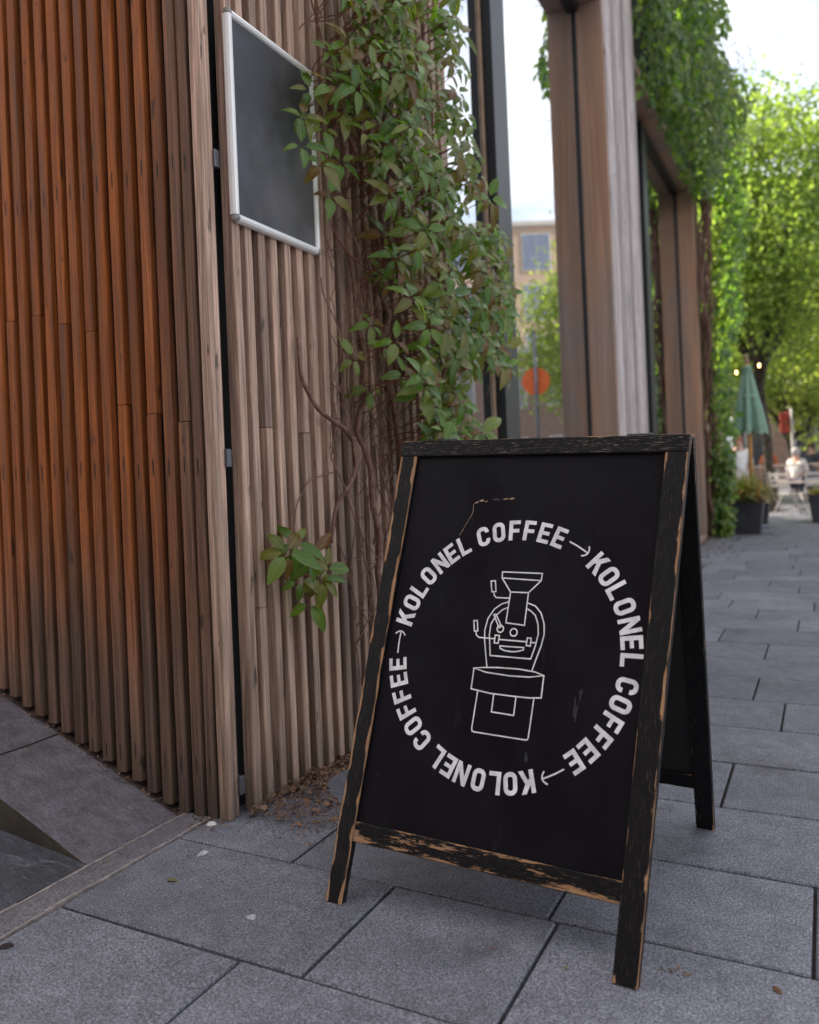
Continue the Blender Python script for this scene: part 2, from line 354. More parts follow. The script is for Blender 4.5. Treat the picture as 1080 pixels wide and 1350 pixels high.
# ------------------------------------------------------------------ building
bd = thing('timber_building', 'dark building shell behind the timber slats, windows and creepers', 'building')
box('wall_core', M['core'], -9, -1.93, 1.962, 13.1, -.05, 6.9, bd)
box('wall_core', M['core'], -1.93, -1.680, 1.975, 3.62, -.05, 6.9, bd)
box('wall_core', M['core'], -1.93, -1.665, 7.165, 8.475, -.05, 6.9, bd)
box('wall_core', M['core'], -1.93, -1.665, 12.64, 13.1, -.05, 6.9, bd)
box('wall_core', M['core'], -1.93, -1.64, 3.62, 7.14, 5.23, 6.9, bd)
box('wall_core', M['core'], -1.93, -1.64, 8.5, 12.6, 5.23, 6.9, bd)
box('roof', M['frame_blk'], -9.05, -1.58, 1.86, 13.15, 6.9, 7.0, bd)

def slat_mesh(w, d, L, seed, axis, warp=.0012):
    """a slat standing on its local origin; axis 'A': front face towards -Y, axis 'B': front towards +X"""
    n = 12; b = MB(); c = .0028; rs = random.Random(seed); ph = rs.uniform(0, 99)
    ring = [(-w / 2 + c, -d / 2), (w / 2 - c, -d / 2), (w / 2, -d / 2 + c), (w / 2, d / 2), (-w / 2, d / 2), (-w / 2, -d / 2 + c)]
    vs = []
    for i in range(n + 1):
        z = L * i / n; ox = warp * noise.noise(Vector((ph, z * 1.3, 0))) * 2; oy = warp * noise.noise(Vector((ph, z * 1.3, 7))) * 2
        for x, y in ring:
            x, y = x + ox, y + oy
            vs.append((x, y, z) if axis == 'A' else (-y, x, z))
    m = 6
    F = [(i * m + k, i * m + (k + 1) % m, (i + 1) * m + (k + 1) % m, (i + 1) * m + k) for i in range(n) for k in range(m)]
    F += [tuple(range(m - 1, -1, -1)), tuple(n * m + k for k in range(m))]
    b.add(vs, F); return b
def place_slat(kind, x, y, z0, z1, w, d, mat, parent, seed):
    o = slat_mesh(w, d, z1 - z0, seed, kind).build('slat', mat, parent); o.location = (x, y, z0)
    o.rotation_euler = (RN.uniform(-.0007, .0007), RN.uniform(-.0007, .0007), RN.uniform(-.035, .035)); return o
TOP = 6.86
wa = thing('slatted_wall', 'orange brown slatted timber wall greying towards its foot, left of the corner', 'wall', (-1.62, 1.9, 0))
inv = Matrix.Translation((1.62, -1.9, 0))
splitA = {2: 1.218, 4: 1.252, 6: 1.291, 8: 1.545, 10: 1.586, 12: 1.632, 14: 1.628, 16: 1.66, 19: 1.5, 22: 1.4}
for k in range(44):
    xc = (-1.652, -1.702)[k] if k < 2 else -1.619 - .0655 * k; zb = max(.004, .375 * (-1.818 - xc) + RN.uniform(-.004, .004)) if k > 3 else (.003, .003, .004, .006)[k]
    w = .038 if k > 1 else .040 - .004 * k; dy = RN.uniform(-.002, .002)
    segs = [(zb, TOP)]
    if k in splitA: segs = [(zb, splitA[k] - .0012), (splitA[k] + .0012, TOP)]
    for si, (a, b_) in enumerate(segs):
        o = place_slat('A', xc + 1.62 + si * RN.uniform(-.0015, .0015), (1.8985 if k else 1.907) - 1.9 + dy * 1.5 + si * .0015, a, b_, w, .027 if k else .044, M['slat_a'] if k else M['slat_b'], wa, k * 7 + si)
wb_ = thing('slatted_wall', 'grey brown slatted timber wall carrying the poster frame and the creeper', 'wall', (-1.62, 1.97, 0))
splitB = {1: .625, 2: 1.20, 5: 1.19, 8: 1.25, 11: .9}
for k in range(24):
    yc = 1.980 + .0702 * k if k else 1.992; segs = [(.004, TOP)]
    if k in splitB: segs = [(.004, splitB[k] - .0015), (splitB[k] + .0015, TOP)]
    for si, (a, b_) in enumerate(segs):
        off = (.010 if (k == 1 and si == 0) else 0)
        o = place_slat('B', -(1.6300 if k else 1.6200) + 1.62 - off * .6 + RN.uniform(-.0022, .0022), yc - 1.97 + off, a, b_, .035, .060 if k else .040, M['slat_b'], wb_, 500 + k * 7 + si)
        if k == 3: o.rotation_euler[0] = .004
# black post and brackets in the corner gap
cp = thing('corner_post', 'black metal post set in the dark gap between the two slatted walls', 'post', (-1.66, 1.94, 0))
b = MB(); b.cbox(-.03, .012, -.018, .016, .02, TOP, .002); b.build('post', M['blackpost'], cp)
for z in (.095, 1.10, 2.02):
    b = MB(); b.cbox(-.005, .040, -.012, .010, z - .028, z + .028, .002); b.build('bracket', M['steel'], cp)

# windows
def window(label, y0, y1, ms, loc_seed):
    t = thing('window_bay', label, 'window', (-1.8, y0, 0)); O = (1.8, -y0, 0)
    def bx(name, m, xa, xb, ya, yb, za, zb, c=.003, par=None):
        b = MB(); b.cbox(xa + O[0], xb + O[0], ya + O[1], yb + O[1], za, zb, c); return b.build(name, M[m], par or t)
    edges = [y0 + .06] + [e for q in ms for e in q] + [y1 - .045]
    panes = [(edges[i], edges[i + 1]) for i in range(0, len(edges), 2)]
    bx('window_frame', 'frame_blk', -1.88, -1.80, y0 + .001, y0 + .059, .1, 5.19)
    for a, b_ in ms:
        fr = bx('mullion', 'frame_blk', -1.88, -1.772, a, b_, .1, 5.13)
        bx('glazing_bead', 'bead', -1.8495, -1.838, a - .034, a - .001, .16, 5.12, .001, fr)
        bx('cover_strip', 'alu', -1.8495, -1.836, b_ + .001, b_ + .055, .16, 5.12, .002, fr)
    bx('window_frame', 'frame_blk', -1.88, -1.832, y1 - .044, y1 - .026, .1, 5.19)
    bx('window_frame', 'frame_blk', -1.88, -1.80, y0 + .06, y1 - .045, 5.13, 5.189)
    bx('window_frame', 'frame_blk', -1.88, -1.80, y0 + .06, y1 - .045, .1, .158)
    for a, b_ in panes:
        bx('pane', 'glass', -1.862, -1.85, a + .0005, b_ - .0005, .1585, 5.1295, .0005)
    bx('reveal', 'reveal', -1.865, -1.603, y1 - .024, y1 + .018, .06, 5.195)
    bx('reveal', 'reveal', -1.865, -1.603, y0 - .04, y0 - .001, .06, 5.195)
    bx('soffit_beam', 'reveal', -1.90, -1.603, y0 - .04, y1 + .018, 5.198, 5.34)
    bx('sill', 'reveal', -1.90, -1.59, y0, y1 - .025, .0, .06)
    return t
window('tall window bay between the creeper and the silvery slatted pier', 3.66, 7.16, [(4.80, 5.05)], 1)
window('farther tall window bay under the hanging ivy', 8.52, 12.62, [(9.72, 9.98)], 2)
pr = thing('slatted_pier', 'silvery weathered slatted pier between the two window bays', 'pier', (-1.62, 7.2, 0))
for k in range(19):
    place_slat('B', -.0025, .022 + .0702 * k, .004, TOP, .048, .045, M['slat_p'], pr, 900 + k)
pr2 = thing('slatted_pier', 'farthest slatted pier, behind the ivy at the building end', 'pier', (-1.62, 12.66, 0))
for k in range(7):
    place_slat('B', -.0025, .022 + .0702 * k, .004, TOP, .048, .045, M['slat_b'], pr2, 960 + k)

# poster frame
def poster():
    t = thing('poster_frame', 'silver snap poster frame holding a blank black board on the slats', 'poster frame', (-1.598, 1.962, 1.830))
    W, H = .474, .660
    b = MB(); b.cbox(0, .010, .004, W - .004, .004, H - .004, .001); b.build('backing', M['frame_blk'], t)
    m = N('black_poster'); v = m.obj(); n = m.noise(v, 9, 6, .7); n2 = m.noise(v, 3, 3)
    mt = m.bsdf(m.mix(m.ramp(n2, .4, .65), (.034, .029, .033), (.085, .075, .079)), m.ramp(n, .3, .7, .30, .55), m.bump(m.noise(v, 240, 2), .08, .001))
    b = MB(); b.cbox(.0105, .0135, .02, W - .02, .02, H - .02, .0005); b.build('poster', mt, t)
    sm = plain('silver_rail', (.88, .87, .86), .35, .15, .05, 9)
    def rail(y0, y1, z0, z1, vert):
        prof = [(.0, 0), (.012, 0), (.020, .15), (.024, .42), (.022, .7), (.016, .93), (.012, 1), (0, 1)]; b = MB(); vs = []
        for s in (0, 1):
            for x, q in prof:
                vs.append((x, y0 + (y1 - y0) * q, z0 if s == 0 else z1) if vert else (x, y0 if s == 0 else y1, z0 + (z1 - z0) * q))
        n = len(prof); F = [(k, (k + 1) % n, n + (k + 1) % n, n + k) for k in range(n)] + [tuple(range(n)), tuple(range(2 * n - 1, n - 1, -1))]
        if not vert: F = [f[::-1] for f in F]
        b.add(vs, F, 0, None, False); return b.build('frame_rail', sm, t)
    e = .026; c = .020
    rail(0, e, c, H - c, True); rail(W - e, W, c, H - c, True); rail(c, W - c, 0, e, False); rail(c, W - c, H - e, H, False)
    gm = plain('grey_corner', (.30, .29, .28), .5)
    for y, z in ((0, 0), (W - c, 0), (0, H - c), (W - c, H - c)):
        b = MB(); b.cbox(0, .0225, y, y + c - .0005, z, z + c - .0005, .005)
        if (y, z) == (0, 0): b.tube([(.014, .010, .010), (.026, .010, .010)], .0065, 10)
        b.build('corner_cap', gm, t)
poster()

# ------------------------------------------------------------------ leaves
def leaf_shape(L, Wd, fold=.25, droop=.3, n=5, tip=1.0, seed=0):
    """leaf from origin along +Y, normal +Z; returns verts, faces, uv"""
    vs, uv = [], []; rs = random.Random(seed)
    for i in range(n + 1):
        t = i / n; w = Wd * .5 * (sin(pi * min(1, t ** .85)) ** .75) * (1 - .25 * t) if 0 < i < n else 0
        y = L * t * (1 - .12 * droop * t); z = -droop * L * t * t
        if i in (0, n): vs.append((0, y, z)); uv.append((0, t))
        else:
            f = fold * w
            vs += [(-w, y, z + f + rs.uniform(-.02, .02) * L), (0, y, z), (w, y, z + f + rs.uniform(-.02, .02) * L)]; uv += [(-1, t), (0, t), (1, t)]
    F = [(0, 2, 1), (0, 3, 2)]
    for i in range(n - 2):
        a = 1 + 3 * i; F += [(a, a + 1, a + 4, a + 3), (a + 1, a + 2, a + 5, a + 4)]
    a = 1 + 3 * (n - 2); e = len(vs) - 1; F += [(a, a + 1, e), (a + 1, a + 2, e)]
    return vs, F, uv
def leaf_mesh(name, mat, **k):
    b = MB(); v, f, uv = leaf_shape(**k); b.add(v, f, 0, uv, True); return b.mesh(name, mat)
def frame(d, nrm):
    d = Vector(d).normalized(); z = Vector(nrm); z = (z - d * z.dot(d)).normalized(); x = d.cross(z)
    m = Matrix.Identity(4)
    for i in range(3): m[i][0], m[i][1], m[i][2] = x[i], d[i], z[i]
    return m
def inpoly(p, poly):
    x, y = p; c = False; n = len(poly)
    for i in range(n):
        (x0, y0), (x1, y1) = poly[i], poly[i - 1]
        if (y0 > y) != (y1 > y) and x < (x1 - x0) * (y - y0) / (y1 - y0) + x0: c = not c
    return c
LM = [leaf_mesh('leaf', M['vleaf'], L=1, Wd=w, fold=f, droop=d, seed=i) for i, (w, f, d) in enumerate(((.52, .25, .35), (.56, .12, .55), (.46, .4, .25), (.52, .3, .7), (.60, .2, .4)))]
LMS = [leaf_shape(1, w, f, d, 5, seed=i) for i, (w, f, d) in enumerate(((.52, .25, .35), (.56, .12, .55), (.46, .4, .25), (.52, .3, .7)))]
def put_leaves(items, parent, meshes, shapes, mat_s, nmax, origin, stuff_name):
    """items: (matrix, size, score); the largest ones become single objects"""
    items.sort(key=lambda q: -q[2]); O = Vector(origin)
    for i, (mx, s, _) in enumerate(items[:nmax]):
        o = link('leaf', meshes[i % len(meshes)], parent)
        mm = Matrix.Translation(mx.translation - O) @ mx.to_3x3().to_4x4() @ Matrix.Diagonal((s, s, s, 1)); o.matrix_local = mm
    if len(items) > nmax:
        b = MB()
        for i, (mx, s, _) in enumerate(items[nmax:]):
            v, f, uv = shapes[i % len(shapes)]; mm = Matrix.Translation(-O) @ mx @ Matrix.Diagonal((s, s, s, 1))
            b.add([mm @ Vector(p) for p in v], f, 0, uv, True)
        o = b.build(stuff_name, mat_s, parent); o['kind'] = 'stuff'
CAM = Vector((0, 0, 1))
def whorl(c, ax, n, L, items, spread=1.15, lift=.25, droop_down=.22, facing=(.75, -.6, .45)):
    ax = Vector(ax).normalized(); t = ax.cross(Vector((0, 0, 1)));
    if t.length < .1: t = Vector((1, 0, 0))
    t.normalize(); b = ax.cross(t); a0 = random.uniform(0, 6.28)
    for k in range(n):
        a = a0 + 2 * pi * k / n + random.uniform(-.25, .25); d = (t * cos(a) + b * sin(a)) * spread + ax * random.uniform(-.1, lift * 2)
        d.z -= droop_down * random.uniform(.3, 1.3); d.normalize()
        nr = (ax + Vector(facing) * .6 + Vector((random.uniform(-.4, .4), random.uniform(-.4, .4), random.uniform(.0, .6)))).normalized()
        if abs(nr.dot(d)) > .95: nr = Vector((0, 0, 1))
        s = L * random.uniform(.5, 1.25); m = frame(d, nr); m.translation = Vector(c) + d * L * .16
        items.append((m, s, s / (Vector(c) - CAM).length))

# main creeper on the slatted wall
VP = [(2.18, 2.62), (2.6, 3.0), (3.56, 3.42), (3.56, 2.8), (3.72, 2.50), (4.20, 2.24), (4.18, 1.90), (3.90, 1.43), (3.60, 1.16), (2.95, 1.12), (2.76, 1.40), (2.50, 1.52), (2.60, 1.74), (2.68, 1.92), (2.50, 2.02), (2.32, 2.04), (2.30, 2.16), (2.32, 2.36)]
vo = (-1.56, 2.8, 0)
vine = thing('creeper', 'five leaved green creeper with bare reddish stems climbing over the slats beside the poster frame', 'climbing plant', vo)
items = []; nodes = []; tries = 0
while len(nodes) < 370 and tries < 20000:
    tries += 1; y = random.uniform(2.05, 4.1); z = random.uniform(1.1, 3.4)
    if not inpoly((y, z), VP): continue
    dens = .16 + 1.0 * min(1, max(0, (y - 2.3) / .9))
    if noise.noise(Vector((y * 3.8, z * 3.3, 3.3))) < -.06 + (.12 if y < 2.7 else -.12): dens *= .12
    if z < 1.75 and y < 2.95: dens *= .6
    if z > 2.25: dens += .35
    if random.random() > dens: continue
    edge = min(1, max(.15, (y - 2.0) / 1.0)); bulge = .05 + .26 * edge * random.uniform(.15, 1)
    xx_ = -1.575 + bulge; q_ = xx_ / -1.46; nodes.append(Vector((xx_, y * q_, 1 + (z - 1) * q_)))
for c in nodes:
    whorl(c, (1, -.35 + .7 * random.uniform(-.5, .5), random.uniform(.0, .6)), random.choice([4, 5, 5, 5, 6]), random.uniform(.062, .096) * (1 if c.y < 3.2 else 1.1), items)
for y, z, x, nn in ((2.25, 2.24, .06, 5), (2.22, 2.13, .07, 4), (2.32, 2.10, .08, 5), (2.36, 2.24, .07, 5), (2.30, 2.35, .06, 5), (2.40, 2.02, .06, 4), (2.45, 2.15, .08, 5), (2.62, 1.60, .08, 5), (2.50, 1.46, .07, 4), (2.62, 1.36, .06, 4), (2.75, 1.78, .1, 5)):
    whorl((-1.57 + x, y, z), (1, -.6, .3), nn, .078, items)
put_leaves(items, vine, LM, LMS, M['vleaf_s'], 300, vo, 'leaves_behind')
def wob(pts, amp, seed, sub=5):
    P = [Vector(p) for p in pts]; out = []
    for i in range(len(P) - 1):
        p0 = P[max(i - 1, 0)]; p1 = P[i]; p2 = P[i + 1]; p3 = P[min(i + 2, len(P) - 1)]
        for k in range(sub):
            t = k / sub; q = .5 * ((2 * p1) + (p2 - p0) * t + (2 * p0 - 5 * p1 + 4 * p2 - p3) * t * t + (3 * p1 - p0 - 3 * p2 + p3) * t ** 3)
            out.append(q + Vector([amp * noise.noise(Vector((seed * 3.1 + a * 7, q.z * 9, q.y * 9))) for a in range(3)]))
    return out + [P[-1]]
def stem(name, pts, r0, r1, mat, parent, amp=.012, seed=0, origin=vo, n=6):
    p = wob(pts, amp, seed); O = Vector(origin); N_ = len(p); b = MB()
    b.tube([q - O for q in p], [r0 + (r1 - r0) * i / (N_ - 1) for i in range(N_)], n); return b.build(name, mat, parent)
X = -1.585
stem('stem', [(X, 2.27, 1.52), (X + .02, 2.27, 1.38), (X + .03, 2.34, 1.27), (X + .03, 2.48, 1.215), (X + .03, 2.58, 1.17)], .006, .011, M['stem'], vine, .01, 1)
stem('stem', [(X + .03, 2.58, 1.17), (X + .03, 2.56, 1.05), (X + .02, 2.45, .92), (X + .01, 2.42, .80)], .010, .006, M['stem'], vine, .01, 2)
stem('stem', [(X + .03, 2.60, 1.9), (X + .03, 2.66, 1.5), (X + .035, 2.62, 1.2), (X + .03, 2.70, .8), (X + .02, 2.74, .02)], .010, .013, M['stem'], vine, .04, 3)
stem('stem', [(X + .03, 2.90, 2.6), (X + .04, 2.80, 2.0), (X + .03, 2.88, 1.4), (X + .02, 2.95, .02)], .009, .014, M['stem'], vine, .05, 4)
stem('stem', [(X + .02, 2.42, 2.75), (X + .03, 2.47, 2.55), (X + .05, 2.52, 2.38), (X + .07, 2.66, 2.2)], .0035, .005, M['stem_r'], vine, .01, 5)
stem('stem', [(X + .03, 2.44, 2.05), (X + .03, 2.50, 1.93), (X + .03, 2.60, 1.86), (X + .05, 2.86, 1.82)], .0028, .0045, M['stem_r'], vine, .012, 6)
b = MB(); O = Vector(vo)
for k in range(105):          # the mat of fine bare twigs
    y = random.choice([random.gauss(2.78, .20), random.uniform(2.45, 3.55)]); y = min(3.6, max(2.45, y)); z0 = random.uniform(.0, 2.2) if y > 2.55 else random.uniform(.9, 2.2); ln = random.uniform(.35, 1.3)
    if y < 2.5: ln *= .6
    x = X + random.uniform(.0, .05); dy = random.uniform(-.22, .22)
    p = wob([(x, y, z0), (x + random.uniform(0, .02), y + dy * .3, z0 + ln * .4), (x + random.uniform(0, .03), y + dy, z0 + ln)], random.choice([.03, .05, .09]), k + 20, 7)
    b.tube([q - O for q in p], random.uniform(.0012, .0034), 4, 0, False)
for k in range(75):           # sideways tendrils
    y = random.uniform(2.42, 3.2); z0 = random.uniform(.75, 2.5); x = X + random.uniform(.0, .03)
    p = wob([(x, y, z0), (x + .02, y + random.uniform(.05, .16), z0 + random.uniform(-.08, .1)), (x, y + random.uniform(.15, .35), z0 + random.uniform(-.15, .12))], .03, k + 400, 6)
    b.tube([q - O for q in p], random.uniform(.001, .0022), 4, 0, False)
tw = b.build('twigs', M['stem'], vine); tw['kind'] = 'stuff'
b = MB()                      # petioles from twigs to every whorl
for c in nodes:
    p = wob([(X + .01, c.y + random.uniform(-.05, .05), c.z - random.uniform(.02, .14)), ((c.x + X) / 2, c.y + random.uniform(-.03, .03), c.z - .03), c], .012, c.y * 50, 4)
    b.tube([q - O for q in p], .0022, 4, 0, False)
pt = b.build('petioles', M['stem_r'], vine); pt['kind'] = 'stuff'

# sprig low on the slats
so_ = (-1.575, 2.13, .70)
sprig = thing('creeper_sprig', 'small low sprig of green leaves poking out between the slats', 'climbing plant', so_)
items = []
for y, z, x, n, L in ((2.08, .795, .060, 6, .095), (2.15, .82, .04, 5, .09), (2.19, .755, .075, 6, .085), (2.24, .69, .085, 6, .088), (2.16, .70, .045, 5, .09), (2.26, .77, .05, 4, .08), (2.30, .72, .06, 4, .08), (2.21, .62, .05, 3, .085)):
    whorl((-1.585 + x, y, z), (1, -.75, .45), n, L, items, 1.15, .15, .22)
put_leaves(items, sprig, LM, LMS, M['vleaf_s'], 300, so_, 'leaves_behind')
for k, (y, z, x) in enumerate(((2.08, .795, .06), (2.19, .755, .075), (2.24, .69, .085), (2.16, .70, .045), (2.30, .72, .06), (2.21, .62, .05))):
    stem('stem', [(-1.61, 2.14, .74), (-1.58, (y + 2.14) / 2, (z + .74) / 2), (-1.585 + x, y, z)], .003, .002, M['stem_r'], sprig, .006, k, so_, 5)
stem('stem', [(-1.60, 2.14, .74), (-1.57, 2.20, .90), (-1.58, 2.30, 1.02), (-1.57, 2.45, 1.05)], .0022, .003, M['stem'], sprig, .02, 31, so_, 5)

# ------------------------------------------------------------------ hanging ivy on the far bay
io = (-1.4, 10.8, 5.2)
ivy = thing('ivy', 'thick curtain of green ivy hanging over the beam of the far window bay', 'climbing plant', io)
IM = [leaf_mesh('leaf', M['ileaf'], L=1, Wd=w, fold=f, droop=d, seed=20 + i) for i, (w, f, d) in enumerate(((.75, .2, .2), (.8, .1, .35), (.65, .3, .1)))]
IMS = [leaf_shape(1, w, f, d, 4, seed=20 + i) for i, (w, f, d) in enumerate(((.75, .2, .2), (.8, .1, .35), (.65, .3, .1)))]
items = []
def ivy_leaf(p, s, out=(1, -.5, .1)):
    d = Vector((random.uniform(-.4, .7), random.uniform(-.6, .4), random.uniform(-1.2, -.1))); n_ = Vector(out) + Vector([random.uniform(-.6, .6) for _ in range(3)])
    m = frame(d, n_); m.translation = p; items.append((m, s, s / (p - CAM).length * (1.4 if p.x > -1.3 else 1)))
for k in range(5600):
    y = random.uniform(8.48, 13.4); u = random.random(); z = 5.15 + 1.95 * u; cl = noise.noise(Vector((y * 1.4, z * 1.6, 1.0)))
    lo = 5.0 + .22 * noise.noise(Vector((y * 2.2, 4, 0))); z = lo + (7.15 - lo) * u
    th = (.30 + .48 * sin(pi * min(1, u * .95 + .12))) * (.8 + .55 * cl) * (.75 if y < 8.9 else 1); x = -1.58 + th * (1 - .55 * random.random() ** 2) if k % 4 else -1.59 + .10 * random.random()
    ivy_leaf(Vector((x, y, z)), random.uniform(.075, .13))
put_leaves(items, ivy, IM, IMS, M['ileaf_s'], 300, io, 'leaves_behind')
b = MB(); O = Vector(io)
for k in range(46):           # loose hanging and sideways strands
    y = random.uniform(8.8, 13.4); x = -1.1 + random.uniform(-.15, .25); z = random.uniform(5.2, 7.1); d = Vector((random.uniform(.1, .5), random.uniform(-.3, .3), random.uniform(-.6, .3)))
    p = wob([(x, y, z), Vector((x, y, z)) + d * .5, Vector((x, y, z)) + d * .9 + Vector((0, 0, -.15))], .08, k + 900, 5); b.tube([q - O for q in p], .0035, 4, 0, False)
b.build('stems', M['stem'], ivy)['kind'] = 'stuff'
i2 = (-1.4, 13.2, 0)
ivy2 = thing('ivy', 'ivy column with bare brown stems growing up the end of the building', 'climbing plant', i2)
items = []
for k in range(2300):
    z = random.uniform(.05, 5.3); y = random.uniform(12.72, 13.0 if z < 1.4 else 13.8); cl = noise.noise(Vector((y * 1.5, z * 1.3, 9.0)))
    if cl < -.28: continue
    th = (.06 + .26 * random.random() ** .8) * (1 + .7 * cl) + max(0, z - 2.4) * .13 + (.03 if z < .8 else 0); x = -1.6 + th
    ivy_leaf(Vector((x, y, z)), random.uniform(.075, .13))
put_leaves(items, ivy2, IM, IMS, M['ileaf_s'], 300, i2, 'leaves_behind')
b = MB(); O = Vector(i2)
for k in range(22):
    y = random.uniform(12.7, 13.5); p = wob([(-1.57, y, 0), (-1.5, y + .05, 1.8), (-1.52, y - .05, 3.5), (-1.45, y, 5.2)], .2, k + 700, 5); b.tube([q - O for q in p], random.uniform(.006, .018), 5, 0, False)
b.build('stems', M['stem'], ivy2)['kind'] = 'stuff'

# ------------------------------------------------------------------ sandwich board
FL, FR, TL, TR = Vector((-1.1096, 1.6195, 0)), Vector((-.3588, 1.575, 0)), Vector((-1.0338, 1.9857, 1.1123)), Vector((-.271, 1.9405, 1.0832))
back = Vector((.062, .998, 0)); BW, BH = .76, 1.16
RLf, RRf = FL + back * .794, FR + back * .794; RTL, RTR = TL + back * .036, TR + back * .036
def quad(a, b_, c, d):
    n = (b_ - a).cross(d - a).normalized()      # front quad: points towards the viewer (-Y side)
    def f(U, V, D):                              # D: depth behind the face
        s, t = U / BW, V / BH; return (a * (1 - s) + b_ * s) * (1 - t) + (d * (1 - s) + c * s) * t - n * D
    return f
qf = quad(FL, FR, TR, TL); qr = quad(RRf, RLf, RTL, RTR)   # rear seen from its own outside
def worn(name, wear, seed, heavy=0.0, scratch=0.0, black=(.006, .0055, .0065)):
    m = N(name); uv = m.uv(); ed = m.n('ShaderNodeAttribute', attribute_name='wear').outputs['Fac']
    v1 = m.vec(uv, (9, 70, 1), m.rnd()); n1 = m.noise(v1, 1, 6, .68, .5); n2 = m.noise(m.vec(uv, (45, 420, 1), m.rnd()), 1, 4, .65); n3 = m.noise(m.vec(uv, (3.2, 22, 1), m.rnd()), 1, 4, .6, 1.5)
    s = m.math('ADD', m.math('MULTIPLY', n1, .55), m.math('MULTIPLY', n2, .25)); s = m.math('ADD', s, m.math('MULTIPLY', n3, .20 + heavy * .4))
    s = m.math('ADD', s, m.math('MULTIPLY', ed, 1.0)); k = m.ramp(s, .70 + .2 * heavy - wear, .72 + .2 * heavy - wear)
    gr = m.noise(m.vec(uv, (12, 260, 1)), 1, 5, .65, .4)
    wood = m.mix(m.ramp(gr, .3, .7), (.27, .135, .065), (.46, .26, .14)); wood = m.mix(m.ramp(m.noise(m.vec(uv, (20, 60, 1)), 1, 4), .5, .7, 0, .6), wood, (.24, .17, .14))
    c = m.mix(k, black, wood)
    if scratch:
        sc = m.ramp(m.noise(m.vec(uv, (34, 520, 1), m.rnd()), 1, 5, .7, .6), .60, .63, 0, scratch); c = m.mix(sc, c, (.30, .23, .19))
    h = m.math('SUBTRACT', m.math('MULTIPLY', n2, .5), m.math('MULTIPLY', k, .8))
    return m.bsdf(c, m.ramp(k, 0, 1, .5, .85), m.bump(h, .6, .0018), 0, .22)
W_leg = worn('worn_black_leg', .0, 1, 0, .2); W_top = worn('worn_black_top_rail', .008, 2, 0, .9, (.004, .0035, .004)); W_bot = worn('worn_black_bottom_rail', .125, 3, 1.0, .3, (.004, .0035, .004))
W_dark = worn('black_inner', -.05, 4)
bo = (-.69, 1.99, 0); sb = thing('sandwich_board', 'black wooden A-frame sandwich board with chipped paint and white coffee lettering', 'sandwich board', bo); BO = Vector(bo)
def bar(name, mat, q, P0, P1, w, D0, D1, parent, seg=70, wavy=0.0, edges=(.16, .16, .16, .16), facew=(0, 0, 0, 0), seed=0, flip=False):
    """bar from P0 to P1 (U,V) of width w, depth D0..D1, with dense loops and a 'wear' attribute"""
    d = Vector((P1[0] - P0[0], P1[1] - P0[1])); L = d.length; d /= L; nn = Vector((-d.y, d.x)); T = D1 - D0
    ring = []; c = .0022
    ts = [0, .09, .22, .5, .78, .91, 1]
    for t in ts: ring.append((-w / 2 + c + (w - 2 * c) * t, D0, 0, t))
    for t in ts: ring.append((w / 2, D0 + c + (T - 2 * c) * t, 1, t))
    for t in ts: ring.append((w / 2 - c - (w - 2 * c) * t, D1, 2, t))
    for t in ts: ring.append((-w / 2, D1 - c - (T - 2 * c) * t, 3, t))
    m = len(ring); vs, uv, wr = [], [], []; acc = [0]
    for i in range(1, m): acc.append(acc[-1] + sqrt((ring[i][0] - ring[i - 1][0]) ** 2 + (ring[i][1] - ring[i - 1][1]) ** 2))
    for i in range(seg + 1):
        s = L * i / seg
        for j, (a, D, face, t) in enumerate(ring):
            a2 = a
            if wavy and a > 0: a2 += wavy * (noise.noise(Vector((s * 5, 0, seed))) + .5 * noise.noise(Vector((s * 14, 3, seed))) - .2) * (a / (w / 2))
            e0 = max(0, 1 - t / .22); e1 = max(0, 1 - (1 - t) / .22)
            ev = e0 * edges[face - 1 if face else 3] + e1 * edges[face]
            fq = face * 5 + (2 if t > .5 else 0); ev = ev * max(.12, .72 + 1.3 * noise.noise(Vector((s * 6 + seed, fq, 1))) + .8 * noise.noise(Vector((s * 23 + seed, fq, 4))))
            endw = .10 * max(0, 1 - s / .05) + .06 * max(0, 1 - (L - s) / .03)
            p = Vector(P0) + d * s + nn * a2
            vs.append(q(p.x, p.y, D) - BO); uv.append((s + seed * 1.37, acc[j] + seed * .31)); wr.append(ev + facew[face] + endw)
    F = [(i * m + k, (i + 1) * m + k, (i + 1) * m + (k + 1) % m, i * m + (k + 1) % m) for i in range(seg) for k in range(m)]
    F += [tuple(range(m)), tuple(seg * m + k for k in range(m - 1, -1, -1))]
    b = MB(); b.add(vs, F, 0, uv, False); me = b.mesh(name, mat)
    at = me.attributes.new('wear', 'FLOAT', 'POINT'); at.data.foreach_set('value', wr)
    return link(name, me, parent)
